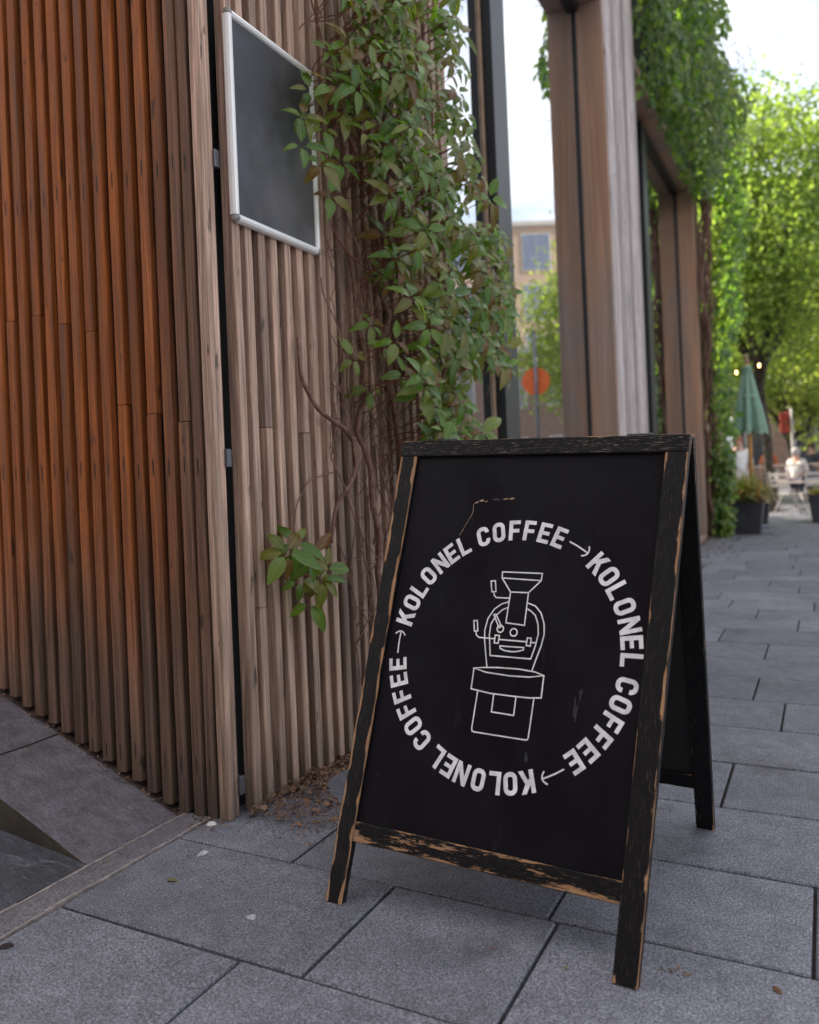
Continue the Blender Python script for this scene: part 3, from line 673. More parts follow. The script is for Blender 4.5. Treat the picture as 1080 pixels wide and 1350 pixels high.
# front frame: faces of a bar going up: 0 front, 1 left side (a>0), 2 back, 3 right side
bar('leg', W_leg, qf, (.0245, .0), (.0245, 1.1165), .049, -.010, .013, sb, 90, .0045, (.44, .10, .10, .36), (0, .2, 0, .02), 1)
bar('leg', W_leg, qf, (.7345, .0), (.7345, 1.1165), .051, -.010, .013, sb, 90, .0, (.20, .1, .16, .26), (.0, 0, 0, .06), 2)
bar('top_rail', W_top, qf, (.0, 1.139), (.76, 1.139), .044, -.011, .014, sb, 70, .0, (.10, .1, .1, .03), (0, .12, 0, .0), 3)
bar('bottom_rail', W_bot, qf, (.0495, .1625), (.7085, .1625), .045, -.006, .012, sb, 70, .0, (.03, .05, .05, .06), (0, .03, 0, 0), 4)
def panel_mat():
    m = N('black_panel'); o = m.uv(); n = m.noise(m.vec(o, (1, 1, 1)), 3, 4, .6); f = m.noise(o, 380, 3, .6)
    c = m.mix(m.ramp(n, .3, .7), (.0035, .003, .0055), (.006, .005, .0085)); sp = m.ramp(m.voro(o, 60), .0, .035, .5, 0)
    sel = m.ramp(m.noise(m.vec(o, (40, 40, 1)), 1, 1), .64, .66); c = m.mix(m.math('MULTIPLY', sp, sel), c, (.22, .19, .2))
    sm = m.ramp(m.noise(m.vec(o, (30, 7, 1)), 1, 5, .7), .60, .74, 0, .035); c = m.mix(sm, c, (.25, .24, .27))
    return m.bsdf(c, m.math('ADD', m.ramp(n, .3, .7, .30, .44), m.ramp(m.noise(m.vec(o, (9, 4, 1)), 1, 6, .7), .4, .7, 0, .2)), m.bump(f, .07, .0008), 0, .15)
PM = panel_mat()
def panel(q, U0, U1, V0, V1, D0, D1, mat, name):
    b = MB(); nu, nv = 12, 18; vs = []; uv = []
    for D in (D0, D1):
        for j in range(nv + 1):
            for i in range(nu + 1):
                U, V = U0 + (U1 - U0) * i / nu, V0 + (V1 - V0) * j / nv; vs.append(q(U, V, D) - BO); uv.append((U, V))
    n1 = (nu + 1) * (nv + 1); F = []
    for j in range(nv):
        for i in range(nu):
            a = j * (nu + 1) + i; F += [(a, a + 1, a + nu + 2, a + nu + 1), (n1 + a, n1 + a + nu + 1, n1 + a + nu + 2, n1 + a + 1)]
    b.add(vs, F, 0, uv, True); return b.build(name, mat, sb)
pn = panel(qf, .047, .712, .182, 1.12, 0, .005, PM, 'front_panel')
ink = plain('white_print', (.74, .72, .74), .6, 0, .18, 30)
c0 = Vector((.3826, .625)); R0 = .2716
def ribbon(pts, w, closed):
    P = [Vector(p) for p in pts]; n = len(P); L, R = [], []
    for i in range(n):
        a = P[(i - 1) % n] if (closed or i > 0) else None; c = P[(i + 1) % n] if (closed or i < n - 1) else None
        d1 = (P[i] - a).normalized() if a is not None else None; d2 = (c - P[i]).normalized() if c is not None else None
        d1 = d1 or d2; d2 = d2 or d1
        t = (d1 + d2).normalized(); nn = Vector((-t.y, t.x)); k = 1 / max(.35, nn.dot(Vector((-d1.y, d1.x)))); L.append(P[i] + nn * w / 2 * k); R.append(P[i] - nn * w / 2 * k)
    vs = L + R; rng = range(n if closed else n - 1)
    return vs, [(i, n + i, n + (i + 1) % n, (i + 1) % n) for i in rng]
def rrect(x0, x1, y0, y1, r, k=6):
    o = []
    for cx, cy, a in ((x1 - r, y1 - r, 0), (x0 + r, y1 - r, 90), (x0 + r, y0 + r, 180), (x1 - r, y0 + r, 270)):
        for i in range(k + 1): w = radians(a + 90 * i / k); o.append((cx + r * cos(w), cy + r * sin(w)))
    return o
S_ = .205
def poly(*p): return (list(p), [tuple(range(len(p)))])
def rect(x0, y0, x1, y1): return poly((x0, y0), (x1, y0), (x1, y1), (x0, y1))
rr = rrect(S_ / 2, .66 - S_ / 2, S_ / 2, 1 - S_ / 2, .20)
cc = [p for p in rr if not (p[0] > .45 and .35 < p[1] < .65)]
i0 = [i for i, p in enumerate(rr) if p[0] > .5 and p[1] > .5][0]
cpts = [(.66 - S_ / 2, .655)] + rr[0:7 * 4][:7] + rr[7:14] + rr[14:21] + rr[21:28] + [(.66 - S_ / 2, .345)]
GL = {'K': [rect(0, 0, S_, 1), poly((S_ - .01, .35), (.44, .57), (.685, 1), (.455, 1), (S_ - .01, .62)), poly((.30, .44), (.47, 0), (.70, 0), (.43, .62))],
      'O': [ribbon(rr, S_, True)], 'C': [ribbon(cpts, S_, False)],
      'L': [rect(0, 0, S_, 1), rect(S_, 0, .585, .19)],
      'N': [rect(0, 0, .19, 1), rect(.51, 0, .70, 1), poly((.19, .58), (.19, 1), (.51, .42), (.51, 0))],
      'E': [rect(0, 0, S_, 1), rect(S_, 0, .60, .19), rect(S_, .41, .55, .59), rect(S_, .81, .60, 1)],
      'F': [rect(0, 0, S_, 1), rect(S_, .39, .54, .575), rect(S_, .81, .59, 1)]}
LH = .0505; GW = {'K': .70, 'O': .66, 'C': .66, 'L': .585, 'N': .70, 'E': .60, 'F': .59}
seq = [('K', 0), ('O', 8), ('L', 15.9), ('O', 23.5), ('N', 31.9), ('E', 39.8), ('L', 47.4), ('C', 57.9), ('O', 66.1), ('F', 74.6), ('F', 82.2), ('E', 89.9), ('E', 97.6)]
SAND = {}
def put2d(b, shapes, fn, d0):
    for si, (vs, fs) in enumerate(shapes):
        b.add([qf(*fn(p), d0 - .00006 * si) - BO for p in vs], fs)
for rep in range(3):
    for ch, a in seq:
        half = math.degrees(math.atan(GW[ch] * LH / 2 / R0)); A = radians(278.0 + 120 * rep + a + half)
        er = Vector((sin(A), cos(A))); et = Vector((cos(A), -sin(A))); w2 = GW[ch] * LH / 2
        b = MB(); put2d(b, GL[ch], lambda p: (c0 + er * (R0 + p[1] * LH) + et * (p[0] * LH - w2)), -.0004); b.build('letter', ink, pn)
    A0, A1 = radians(278.0 + 120 * rep + 106.2), radians(278.0 + 120 * rep + 117.4); ra = .2985
    e = lambda a, r: (c0.x + r * sin(a), c0.y + r * cos(a))
    tipv = Vector(e(A1, ra)); ta = Vector((cos(A1), -sin(A1))); na = Vector((sin(A1), cos(A1)))
    head = [tipv - ta * (.0035 + .009 * (t * t)) + na * (.0145 * t) for t in (-1, -.75, -.5, -.25, 0, .25, .5, .75, 1)]
    b = MB(); put2d(b, [ribbon([e(A0 + (A1 - A0) * t, ra) for t in (0, .35, .7, .93)], .0036, False), ribbon(head, .0036, False)], lambda p: tuple(p), -.0004); b.build('arrow', ink, pn)
DRAW = [
(1,[(343.8,815.6),(447.3,816.7),(446.7,799.1),(344.9,800.5)]),(0,[(344.9,800.5),(372.3,767.1)]),(0,[(446.7,799.1),(418.6,768.2)]),
(1,[(372.3,767.1),(371.2,692.3),(419.3,689.9),(418.6,768.2)]),(1,[(316.7,791.0),(328.3,792.4),(333.9,766.1),(323.2,764.7)]),
(0,[(328.2,765.1),(330.7,756.6),(336.9,751.3),(370.7,752.1)]),
(0,[(371.2,743.3),(353.8,736.8),(336.6,723.2),(322.9,699.1),(318.8,670.5),(322.3,646.3),(330.8,612.2),(338.3,583.6)]),
(0,[(421.1,743.2),(440.4,737.6),(457.3,721.5),(468.0,696.6),(471.2,673.0),(467.7,645.6),(459.4,614.5),(452.6,585.3)]),
(0,[(371.1,729.2),(357.8,722.9),(342.9,707.7),(332.7,685.8),(332.7,661.2),(342.4,611.6),(446.1,613.2),(453.4,644.3),(456.9,671.8),(452.9,695.4),(443.5,715.3),(431.1,724.8),(421.2,729.3)]),
(1,[(336.9,709.0),(342.3,711.2),(361.2,682.8),(355.7,678.9)]),(0,[(295.7,666.1),(298.2,657.5),(305.8,651.8),(348.4,652.1)]),
(1,[(286.1,690.9),(295.4,692.0),(300.6,667.3),(291.8,665.8)]),(1,[(348.5,660.8),(359.3,660.7),(358.7,641.9),(348.3,642.3)]),
(0,[(359.2,651.3),(430.4,651.8)]),(1,[(430.9,661.0),(440.8,660.9),(440.9,642.5),(430.9,642.9)]),(0,[(441.4,651.4),(453.2,651.1)]),
(1,[(364.5,636.2),(425.0,637.6),(425.0,632.2),(411.6,627.5),(397.0,625.4),(378.1,626.4),(366.2,630.1)]),
(1,[(305.2,578.5),(335.4,582.6),(365.5,585.4),(421.2,587.1),(461.7,584.6),(483.4,578.6),(449.0,571.6),(397.9,569.4),(337.2,571.5)]),
(0,[(305.2,578.5),(305.4,529.2),(356.0,524.2),(412.0,524.1),(455.6,524.9),(483.8,528.3),(483.4,578.6)]),
(0,[(323.4,525.5),(321.8,440.8),(323.2,434.3),(328.9,432.4),(458.1,431.7),(463.6,433.1),(465.2,437.5),(466.6,523.9)]),
(0,[(365.8,522.0),(366.2,482.8),(422.7,481.7),(422.6,522.0)])]
for cx, cy, r in ((359.2, 676.7, 8.4), (394.8, 671.0, 8.9)): DRAW.append((1, [(cx + r * cos(k * pi / 10), cy + r * sin(k * pi / 10)) for k in range(20)]))
b = MB()
for i, (cl, p) in enumerate(DRAW): put2d(b, [ribbon([(x / 1000, y / 1000) for x, y in p], .0031, bool(cl))], lambda p_: tuple(p_), -.0004 - .00003 * i)
b.build('roaster_drawing', ink, pn)
# scar of torn laminate and scuffs on the panel
chip = plain('bare_scar', (.34, .22, .15), .8, 0, .4, 90); scuff = plain('grey_scuff', (.030, .028, .034), .8, 0, .4, 200)
b = MB(); cr = wob([(.209, .905, 0), (.222, .935, 0), (.236, .965, 0), (.2365, .986, 0), (.252, .996, 0), (.262, .999, 0)], .004, 3, 6)
put2d(b, [ribbon([(p.x, p.y) for p in cr], .0013, False)], lambda p: tuple(p), -.0003)
for i, (u, v, a, w) in enumerate(((.258, .997, .012, .006), (.272, .995, .010, .003), (.325, 1.002, .016, .003), (.341, 1.003, .014, .0045), (.246, .992, .008, .004))):
    pts = [(u + a * .5 * cos(t) * (1 + .3 * noise.noise(Vector((i, t, 0)))), v + w * .5 * sin(t) * (1 + .4 * noise.noise(Vector((t, i, 2)))) + .1 * a * cos(t)) for t in [k * pi / 6 for k in range(12)]]
    put2d(b, [(pts, [tuple(range(12))])], lambda p: tuple(p), -.00035 - .00002 * i)
b.build('scar', chip, pn)['kind'] = 'stuff'
b = MB()
for i, (u, v, a, w) in enumerate(((.568, .515, .005, .05), (.576, .545, .004, .03), (.466, .392, .004, .03), (.30, 1.0, .03, .005), (.085, .30, .0015, .012))):
    for k in range(5):
        du, dv = random.uniform(-.004, .004), random.uniform(-.4, .4) * w; pts = [(u + du + a * .35 * cos(t), v + dv + w * .25 * sin(t)) for t in [q * pi / 4 for q in range(8)]]
        put2d(b, [(pts, [tuple(range(8))])], lambda p: tuple(p), -.00025 - .00002 * (i * 5 + k))
b.build('scuff_marks', scuff, pn)['kind'] = 'stuff'
# rear frame
bar('leg', W_leg, qr, (.0245, .0), (.0245, 1.1165), .049, -.010, .013, sb, 60, .0, (.10, .12, .14, .12), (0, .05, 0, 0), 5)
bar('leg', W_leg, qr, (.7345, .0), (.7345, 1.1165), .049, -.010, .013, sb, 60, .0, (.1, .1, .1, .1), (0, 0, 0, 0), 6)
bar('top_rail', W_top, qr, (.0, 1.139), (.76, 1.139), .044, -.011, .014, sb, 50, .0, (.1, .1, .1, .1), (0, .1, 0, 0), 7)
bar('bottom_rail', W_dark, qr, (.0495, .1625), (.7085, .1625), .045, -.006, .014, sb, 50, .0, (.1, .1, .26, .1), (0, 0, 0, 0), 8)
panel(qr, .047, .712, .182, 1.12, 0, .005, W_dark if False else plain('black_rear_panel', (.010, .010, .010), .6), 'rear_panel')
for U in (.12, .64):
    p = qf(U, 1.156, .006) - BO; b = MB(); b.tube([p + Vector((-.03, .018, .010)), p + Vector((.03, .016, .009))], .005, 8)
    b.build('hinge', M['frame_blk'], sb)

# ------------------------------------------------------------------ litter and small things on the ground
def flake(s, rs):
    n = rs.randint(4, 6); vs = []; k = rs.uniform(.3, .9); cu = rs.uniform(-.5, .5)
    for i in range(n):
        a = 2 * pi * i / n; r = s * rs.uniform(.6, 1); x, y = r * cos(a), r * k * sin(a); vs.append(Vector((x, y, cu * x * x / s + rs.uniform(-.1, .1) * s)))
    return [Vector((0, 0, 0))] + vs, [(0, 1 + i, 1 + (i + 1) % n) for i in range(n)]
lit = N('dry_leaf_litter'); rv = lit.isl(); crp = lit.n('ShaderNodeValToRGB'); lit.l(rv, crp.inputs[0]); e_ = crp.color_ramp.elements
for i, c in enumerate([(.05, .028, .022), (.13, .07, .05), (.20, .12, .09), (.27, .14, .07), (.17, .12, .11), (.36, .27, .23), (.08, .05, .04)]):
    if i > 1: e_.new(.5)
    e_[i].position = i / 6; e_[i].color = (*c, 1)
LIT = lit.bsdf(crp.outputs[0], .85)
rs = random.Random(3); b = MB()
def scatter(n, fn, s0, s1):
    for _ in range(n):
        x, y, z = fn(); v, f = flake(rs.uniform(s0, s1), rs)
        R = Matrix.Rotation(rs.uniform(0, 6.28), 4, 'Z') @ Matrix.Rotation(rs.uniform(-.9, .9), 4, 'X') @ Matrix.Rotation(rs.uniform(-.6, .6), 4, 'Y')
        b.add([R @ p + Vector((x, y, z)) for p in v], f)
def heap():
    y = rs.uniform(1.93, 2.75); t = rs.random() ** 1.5; wd_ = .05 + .24 * math.exp(-((y - 2.02) / .16) ** 2) + .05 * noise.noise(Vector((y * 6, 0, 0)))
    x = -1.595 + wd_ * t; return x, y, .004 + .028 * (1 - t) * rs.random() * (1.4 if y < 2.3 else .6)
scatter(3200, heap, .002, .008); scatter(200, heap, .010, .020)
scatter(240, lambda: (-1.60 + .36 * rs.random(), rs.uniform(1.84, 2.1), .003), .002, .006)
def alongA():
    x = -1.62 - 1.1 * rs.random(); return x, 1.868 + rs.uniform(-.012, .03), max(0, SL * (-1.840 - x)) + .002
scatter(260, alongA, .003, .009); scatter(60, lambda: (-1.73 + .1 * rs.random(), rs.uniform(1.80, 1.88), .005), .003, .008)
scatter(26, lambda: (rs.gauss(-1.575, .02), rs.gauss(1.665, .016), .003), .002, .005)
scatter(14, lambda: (rs.gauss(-.30, .018), rs.gauss(1.655, .008), .003), .003, .007)
scatter(12, lambda: (rs.gauss(-1.775, .008), rs.gauss(1.52, .03), .005), .003, .008)
scatter(160, lambda: (rs.uniform(-1.55, .3), rs.uniform(.9, 4), .002), .0010, .0028)
scatter(500, lambda: (-1.55 + .45 * rs.random() ** 2, rs.uniform(8.5, 13.3), .006), .01, .03)
tag(b.build('leaf_litter', LIT), 'dry brown leaf litter heaped along the foot of the slatted walls', 'leaf litter', kind='stuff')
def blob(name, label, cat, loc, s, mat, seed):
    b = MB(); n = 10; vs = [(0, 0, s[2])]
    for j in (1, 2):
        for i in range(n):
            a = 2 * pi * i / n; r = (.6, 1)[j - 1] * (1 + .35 * noise.noise(Vector((cos(a) * 1.5, sin(a) * 1.5, seed)))); vs.append((s[0] * r * cos(a), s[1] * r * sin(a), s[2] * (.75, .0)[j - 1]))
    F = [(0, 1 + i, 1 + (i + 1) % n) for i in range(n)] + [(1 + i, 1 + n + i, 1 + n + (i + 1) % n, 1 + (i + 1) % n) for i in range(n)]
    b.add(vs, F, 0, None, True); o = b.build(name, mat); o.location = loc; o.rotation_euler[2] = seed; return tag(o, label, cat)
wht = plain('white_stone', (.62, .58, .56), .8, 0, .2, 90, .4); brn = plain('brown_dry', (.17, .09, .05), .8, 0, .4, 90); pl_ = plain('pale_dropping', (.38, .36, .38), .85, 0, .3, 90)
blob('pebble', 'small white stone chip at the foot of the slatted corner', 'pebble', (-1.67, 1.85, .001), (.016, .009, .011), wht, .5)
blob('crumpled_paper', 'pale crumpled scrap on the slab in front of the corner', 'litter scrap', (-1.565, 1.69, .001), (.020, .010, .007), pl_, 1.5)
blob('chewing_gum', 'flat pale gum spot on the slab left of the board foot', 'chewing gum', (-1.23, 1.482, .0008), (.013, .010, .0015), pl_, 3.0)
blob('dry_seed', 'brown dry seed pod lying on the slab right of the board', 'seed pod', (-.118, 1.672, .001), (.011, .006, .007), brn, 2.4)
blob('dirt_lump', 'dark lump of dirt beside the stone strip at the lower left', 'dirt lump', (-1.665, 1.165, .001), (.016, .010, .008), plain('dark_dirt', (.03, .018, .016), .9), 4.0)
def one_leaf(label, loc, rot, s, col):
    b = MB(); v, f, uv = leaf_shape(1, .45, .3, .15); b.add([Vector(p) * s for p in v], f, 0, uv, True)
    o = b.build('fallen_leaf', plain('fallen_leaf', col, .7, 0, .3, 60)); o.location = loc; o.rotation_euler = (0, 0, rot); return tag(o, label, 'fallen leaf')
one_leaf('olive fallen leaf lying on the big slab below the corner', (-1.545, 1.533, .004), -1.1, .036, (.13, .11, .035))
one_leaf('tiny yellow green leaf scrap in front of the board', (-.50, 1.572, .004), .6, .020, (.18, .19, .09))
one_leaf('tiny reddish leaf scrap on the slab under the board', (-.66, 1.582, .004), 1.3, .014, (.2, .08, .06))

# ------------------------------------------------------------------ planters, parasols, trees, terrace
M['pot'] = plain('black_planter', (.035, .035, .042), .5, 0, .2, 6); M['soil'] = plain('soil', (.03, .02, .015), .95)
def planter(label, loc, wx, wy, h, grass=420, seed=1, plume=.5):
    t = thing('planter', label, 'planter', loc); b = MB(); tp = .06
    def rg(x, y, z): return [(-x, -y, z), (x, -y, z), (x, y, z), (-x, y, z)]
    a = rg(wx / 2 - tp, wy / 2 - tp, 0) + rg(wx / 2, wy / 2, h) + rg(wx / 2 - .03, wy / 2 - .03, h) + rg(wx / 2 - .03, wy / 2 - .03, h - .06)
    F = [(3, 2, 1, 0)] + [(4 * l + i, 4 * l + (i + 1) % 4, 4 * l + 4 + (i + 1) % 4, 4 * l + 4 + i) for l in range(3) for i in range(4)]
    b.add(a, F); b.build('pot', M['pot'], t); b = MB(); b.box(-wx / 2 + .031, wx / 2 - .031, -wy / 2 + .031, wy / 2 - .031, h - .09, h - .055); b.build('soil', M['soil'], t)
    b = MB(); r = random.Random(seed)
    for k in range(grass):
        x, y = r.uniform(-wx / 2 + .06, wx / 2 - .06), r.uniform(-wy / 2 + .06, wy / 2 - .06); a = r.uniform(0, 6.28); L = plume * r.uniform(.5, 1.15); o_ = r.uniform(.25, 1.1)
        d = Vector((cos(a), sin(a), 0)); s = Vector((-sin(a), cos(a), 0)) * r.uniform(.009, .022); vs = []
        for i in range(5):
            q = i / 4; p = Vector((x, y, h - .06)) + d * (L * o_ * q ** 1.3) + Vector((0, 0, L * (q * 1.0 - .85 * o_ * q * q))); ww = (1 - q ** 2 * .9)
            vs += [p - s * ww, p + s * ww]
        b.add(vs, [(2 * i, 2 * i + 1, 2 * i + 3, 2 * i + 2) for i in range(4)], 0, [(-.5, .1 * i) for i in range(10)], True)
    o = b.build('grasses', M['grass'], t); o['kind'] = 'stuff'; return t
planter('black tapered planter of reddish grasses at the end of the ivy', (-1.20, 13.62, 0), .68, .62, .50, 1100, 1, .66)
planter('small dark planter hidden behind the grass planter', (-1.12, 15.2, 0), .5, .5, .40, 160, 2, .3)
planter('dark grey planter with green shrub at the right edge of the terrace', (.10, 16.2, 0), .78, .7, .50, 500, 3, .34)
def parasol(label, loc, H, cz, rad, cloth, poleM, wood=True):
    t = thing('parasol', label, 'parasol', loc); b = MB(); b.lathe([(.036, .05), (.036, H + .02)], 10); b.build('pole', poleM, t)
    b = MB(); b.lathe([(.26, 0), (.26, .05), (.05, .07), (.05, .2)], 16); b.build('base', M['steel'], t)
    n = 48; prof = [(0, rad), (.12, rad * .93), (.3, rad * .82), (.55, rad * .62), (.8, rad * .40), (.93, rad * .28), (.94, rad * .34), (1, rad * .10)]; vs = []
    for q, r in prof:
        for k in range(n):
            a = 2 * pi * k / n; fold = 1 + .34 * cos(a * 8) * (1 - q * .7); z = cz + (H - cz) * q - (.05 * cos(a * 8) if q == 0 else 0)
            vs.append((r * fold * cos(a), r * fold * sin(a), z))
    b = MB(); m = len(prof); b.add(vs, [(i * n + k, i * n + (k + 1) % n, (i + 1) * n + (k + 1) % n, (i + 1) * n + k) for i in range(m - 1) for k in range(n)] + [tuple((m - 1) * n + k for k in range(n))], 0, None, True)
    b.build('canopy', cloth, t); b = MB(); b.lathe([(.0, H + .0), (.035, H + .02), (.045, H + .07), (.02, H + .12), (.03, H + .15), (.0, H + .19)], 12, cap=False); b.build('finial', M['bead'], t)
    b = MB(); b.lathe([(rad * .66, cz + (H - cz) * .5), (rad * .68, cz + (H - cz) * .53), (rad * .64, cz + (H - cz) * .56)], 20, cap=False); b.build('tie_strap', cloth, t); return t
gcl = plain('green_canvas', (.20, .32, .25), .8, 0, .12, 9); wcl = plain('white_canvas', (.55, .60, .68), .8); opole = plain('orange_wood_pole', (.48, .22, .05), .5)
parasol('closed green parasol on an orange wooden pole behind the grass planter', (-1.12, 14.8, 0), 2.78, 1.62, .225, gcl, opole)
parasol('closed pale blue white parasol far back on the terrace', (-2.1, 22.5, 0), 2.35, 1.60, .17, wcl, M['steel'])

def tree(name, label, loc, H, R, cz, seed, mat, nleaf=30000, trunk=.16, fork=2.6, lsz=.10, nb=11, group=None):
    t = thing(name, label, 'tree', loc); r = random.Random(seed); b = MB(); tips = []
    lean = Vector((r.uniform(-.3, .3), r.uniform(-.3, .3), 0))
    base = [Vector((0, 0, 0)), Vector((.02, 0, .25)), lean * .4 + Vector((0, 0, fork * .6)), lean + Vector((0, 0, fork))]
    pts = wob(base, .05, seed, 4); b.tube(pts, [trunk * (1.35 - .5 * min(1, i / 3)) if i < 3 else trunk * (.85 - .2 * i / len(pts)) for i in range(len(pts))], 9)
    top = pts[-1]; cc_ = Vector((lean.x, lean.y, cz))
    for k in range(nb):
        a = 2 * pi * k / nb + r.uniform(-.3, .3); el = r.uniform(.15, 1.35); e = cc_ + Vector((cos(a) * cos(el) * R * .8, sin(a) * cos(el) * R * .8, sin(el) * (H - cz) * .85 - .15 * R + r.uniform(-.6, .4)))
        st_ = top + Vector((0, 0, r.uniform(-.5, .3))); mid = (st_ + e) / 2 + Vector((r.uniform(-.4, .4), r.uniform(-.4, .4), r.uniform(-.1, .6)))
        p = wob([st_, mid, e], .25, seed + k, 5); b.tube(p, [trunk * .5 * (1 - .85 * i / (len(p) - 1)) for i in range(len(p))], 6); tips += [(q, .75) for q in p[4:]]
        for j in range(5):
            s = p[r.randint(3, len(p) - 2)]; e2 = s + Vector((r.uniform(-1, 1), r.uniform(-1, 1), r.uniform(-.4, .9))) * R * .38; p2 = wob([s, (s + e2) / 2 + Vector((0, 0, .15)), e2], .15, seed + k * 9 + j, 4)
            b.tube(p2, [trunk * .17 * (1 - .8 * i / (len(p2) - 1)) for i in range(len(p2))], 5); tips += [(q, 1) for q in p2[3:]]
    b.build('trunk', M['bark'], t)
    # leaf clumps along the outer branches
    rn = np.random.RandomState(seed); cl = []
    for q, w in tips:
        cl.append(q + Vector([r.gauss(0, .28) for _ in range(3)]))
    for k in range(int(len(tips) * .8)):
        a, v = r.uniform(0, 6.28), r.uniform(-.55, 1); rr_ = R * r.uniform(.6, 1.0); cl.append(cc_ + Vector((rr_ * sqrt(max(0, 1 - v * v)) * cos(a), rr_ * sqrt(max(0, 1 - v * v)) * sin(a), v * (H - cz) * r.uniform(.8, 1) if v > 0 else v * (cz - fork + .5))))
    C_ = np.array([tuple(c) for c in cl]); sz = rn.uniform(.22, .55, len(C_)) * (R / 3.0) ** .5; idx = rn.randint(0, len(C_), nleaf)
    P_ = C_[idx] + rn.normal(0, 1, (nleaf, 3)) * sz[idx][:, None] * np.array([1, 1, .62])
    d = rn.normal(0, 1, (nleaf, 3)); d[:, 2] -= .5; d /= np.linalg.norm(d, axis=1)[:, None]; u = np.cross(d, rn.normal(0, 1, (nleaf, 3))); u /= np.linalg.norm(u, axis=1)[:, None]
    s = (lsz * rn.uniform(.6, 1.25, nleaf))[:, None]; w = s * .36
    V = np.stack([P_, P_ + d * s * .5 + u * w, P_ + d * s, P_ + d * s * .5 - u * w], 1).reshape(-1, 3)
    me = bpy.data.meshes.new('crown'); me.vertices.add(nleaf * 4); me.vertices.foreach_set('co', V.ravel()); me.loops.add(nleaf * 4); me.loops.foreach_set('vertex_index', np.arange(nleaf * 4, dtype=np.int32))
    me.polygons.add(nleaf); me.polygons.foreach_set('loop_start', np.arange(0, nleaf * 4, 4, dtype=np.int32)); me.polygons.foreach_set('loop_total', np.full(nleaf, 4, dtype=np.int32))
    uvl = me.uv_layers.new(name='UVMap'); uvl.data.foreach_set('uv', np.tile(np.array([.5, 0, .5, .5, .5, 1, .5, .5], dtype=np.float32), nleaf)); me.materials.append(mat); me.update(); me.validate()
    link('crown', me, t); return t
tree('terrace_tree', 'leafy terrace tree whose dark trunk stands just right of the green parasol', (-1.12, 20.2, 0), 9.8, 2.9, 5.8, 3, M['tleaf'], 44000, .14, 3.1, .125)
tree('terrace_tree', 'pale yellow green sunlit tree at the right edge behind the terrace', (2.0, 25.5, 0), 8.6, 3.4, 4.9, 8, M['tleaf_y'], 30000, .17, 2.6, .15)
tree('terrace_tree', 'bushy tree rising behind the ivy column, left of the parasol', (-4.8, 28.5, 0), 10.4, 4.2, 5.0, 14, M['tleaf'], 30000, .18, 2.2, .15)
tree('terrace_tree', 'far green tree filling the gap low behind the terrace', (-1.0, 34, 0), 9.5, 4.4, 4.8, 21, M['tleaf_y'], 26000, .2, 2.4, .22)
tree('street_tree', 'street tree across the way mirrored in the window glass', (1.75, 24.9, 0), 7.6, 1.15, 5.0, 30, M['tleaf'], 9000, .10, 2.4, .15, 7)
tree('added_shade_tree', 'unseen tree added behind the building end to shade the paving', (-5.6, 16.4, 0), 7.6, 2.2, 5.0, 41, M['tleaf'], 26000, .2, 2.4, .17)  # out of view, added only to throw shade on the far paving

# ------------------------------------------------------------------ terrace furniture
tb = plain('pale_timber', (.50, .40, .36), .7, 0, .2, 6, .2); mt = plain('white_metal', (.45, .41, .39), .5)
def high_table(label, loc, rz, W=1.7, H=1.08, BHt=.66):
    t = thing('picnic_table', label, 'table', loc, None, rz)
    for k in range(5):
        b = MB(); b.cbox(-W / 2, W / 2, -.36 + .145 * k, -.36 + .145 * k + .135, H - .035, H, .004); b.build('table_plank', tb, t)
    for s in (-1, 1):
        for k in range(2):
            y = s * .62 + (k - 1) * .15; b = MB(); b.cbox(-W / 2, W / 2, y, y + .135, BHt - .03, BHt, .004); b.build('bench_plank', tb, t)
        for e in (-1, 1):
            b = MB(); b.tube([(e * (W / 2 - .2), s * .25, H - .04), (e * (W / 2 - .12), s * .62, 0)], .028, 8); b.build('leg', mt, t)
    for e in (-1, 1):
        b = MB(); b.tube([(e * (W / 2 - .17), -.66, BHt - .05), (e * (W / 2 - .17), .66, BHt - .05)], .022, 8); b.build('crossbar', mt, t)
high_table('pale high picnic table nearest the walkway, right of the tree trunk', (-.35, 21.2, 0), .0)
high_table('pale high picnic table behind the first one', (.9, 23.6, 0), .08)
high_table('pale high picnic table glimpsed left of the parasol pole', (-2.35, 21.4, 0), -.1, 1.4, 1.0)
def chair(loc, rz, label):
    t = thing('chair', label, 'chair', loc, None, rz)
    for k in range(5): b = MB(); b.cbox(-.2, .2, -.2 + .082 * k, -.2 + .082 * k + .07, .44, .455, .003); b.build('seat_slat', mt, t)
    for k in range(3): b = MB(); b.cbox(-.2, .2, .21 + .015 * k, .225 + .015 * k, .60 + .11 * k, .67 + .11 * k, .003); b.build('back_slat', mt, t)
    for s in (-1, 1):
        b = MB(); b.tube([(s * .21, -.2, 0), (s * .21, .19, .45), (s * .21, .26, .92)], .012, 6); b.build('frame', mt, t)
        b = MB(); b.tube([(s * .19, .22, 0), (s * .19, -.18, .45)], .012, 6); b.build('leg', mt, t)
chair((-.75, 18.9, 0), 2.6, 'white slatted chair standing in front of the picnic table')
chair((-.25, 19.1, 0), 3.5, 'white slatted chair beside the tree trunk, nearer the right edge')
chair((-1.95, 19.6, 0), .4, 'white slatted chair left of the parasol pole')
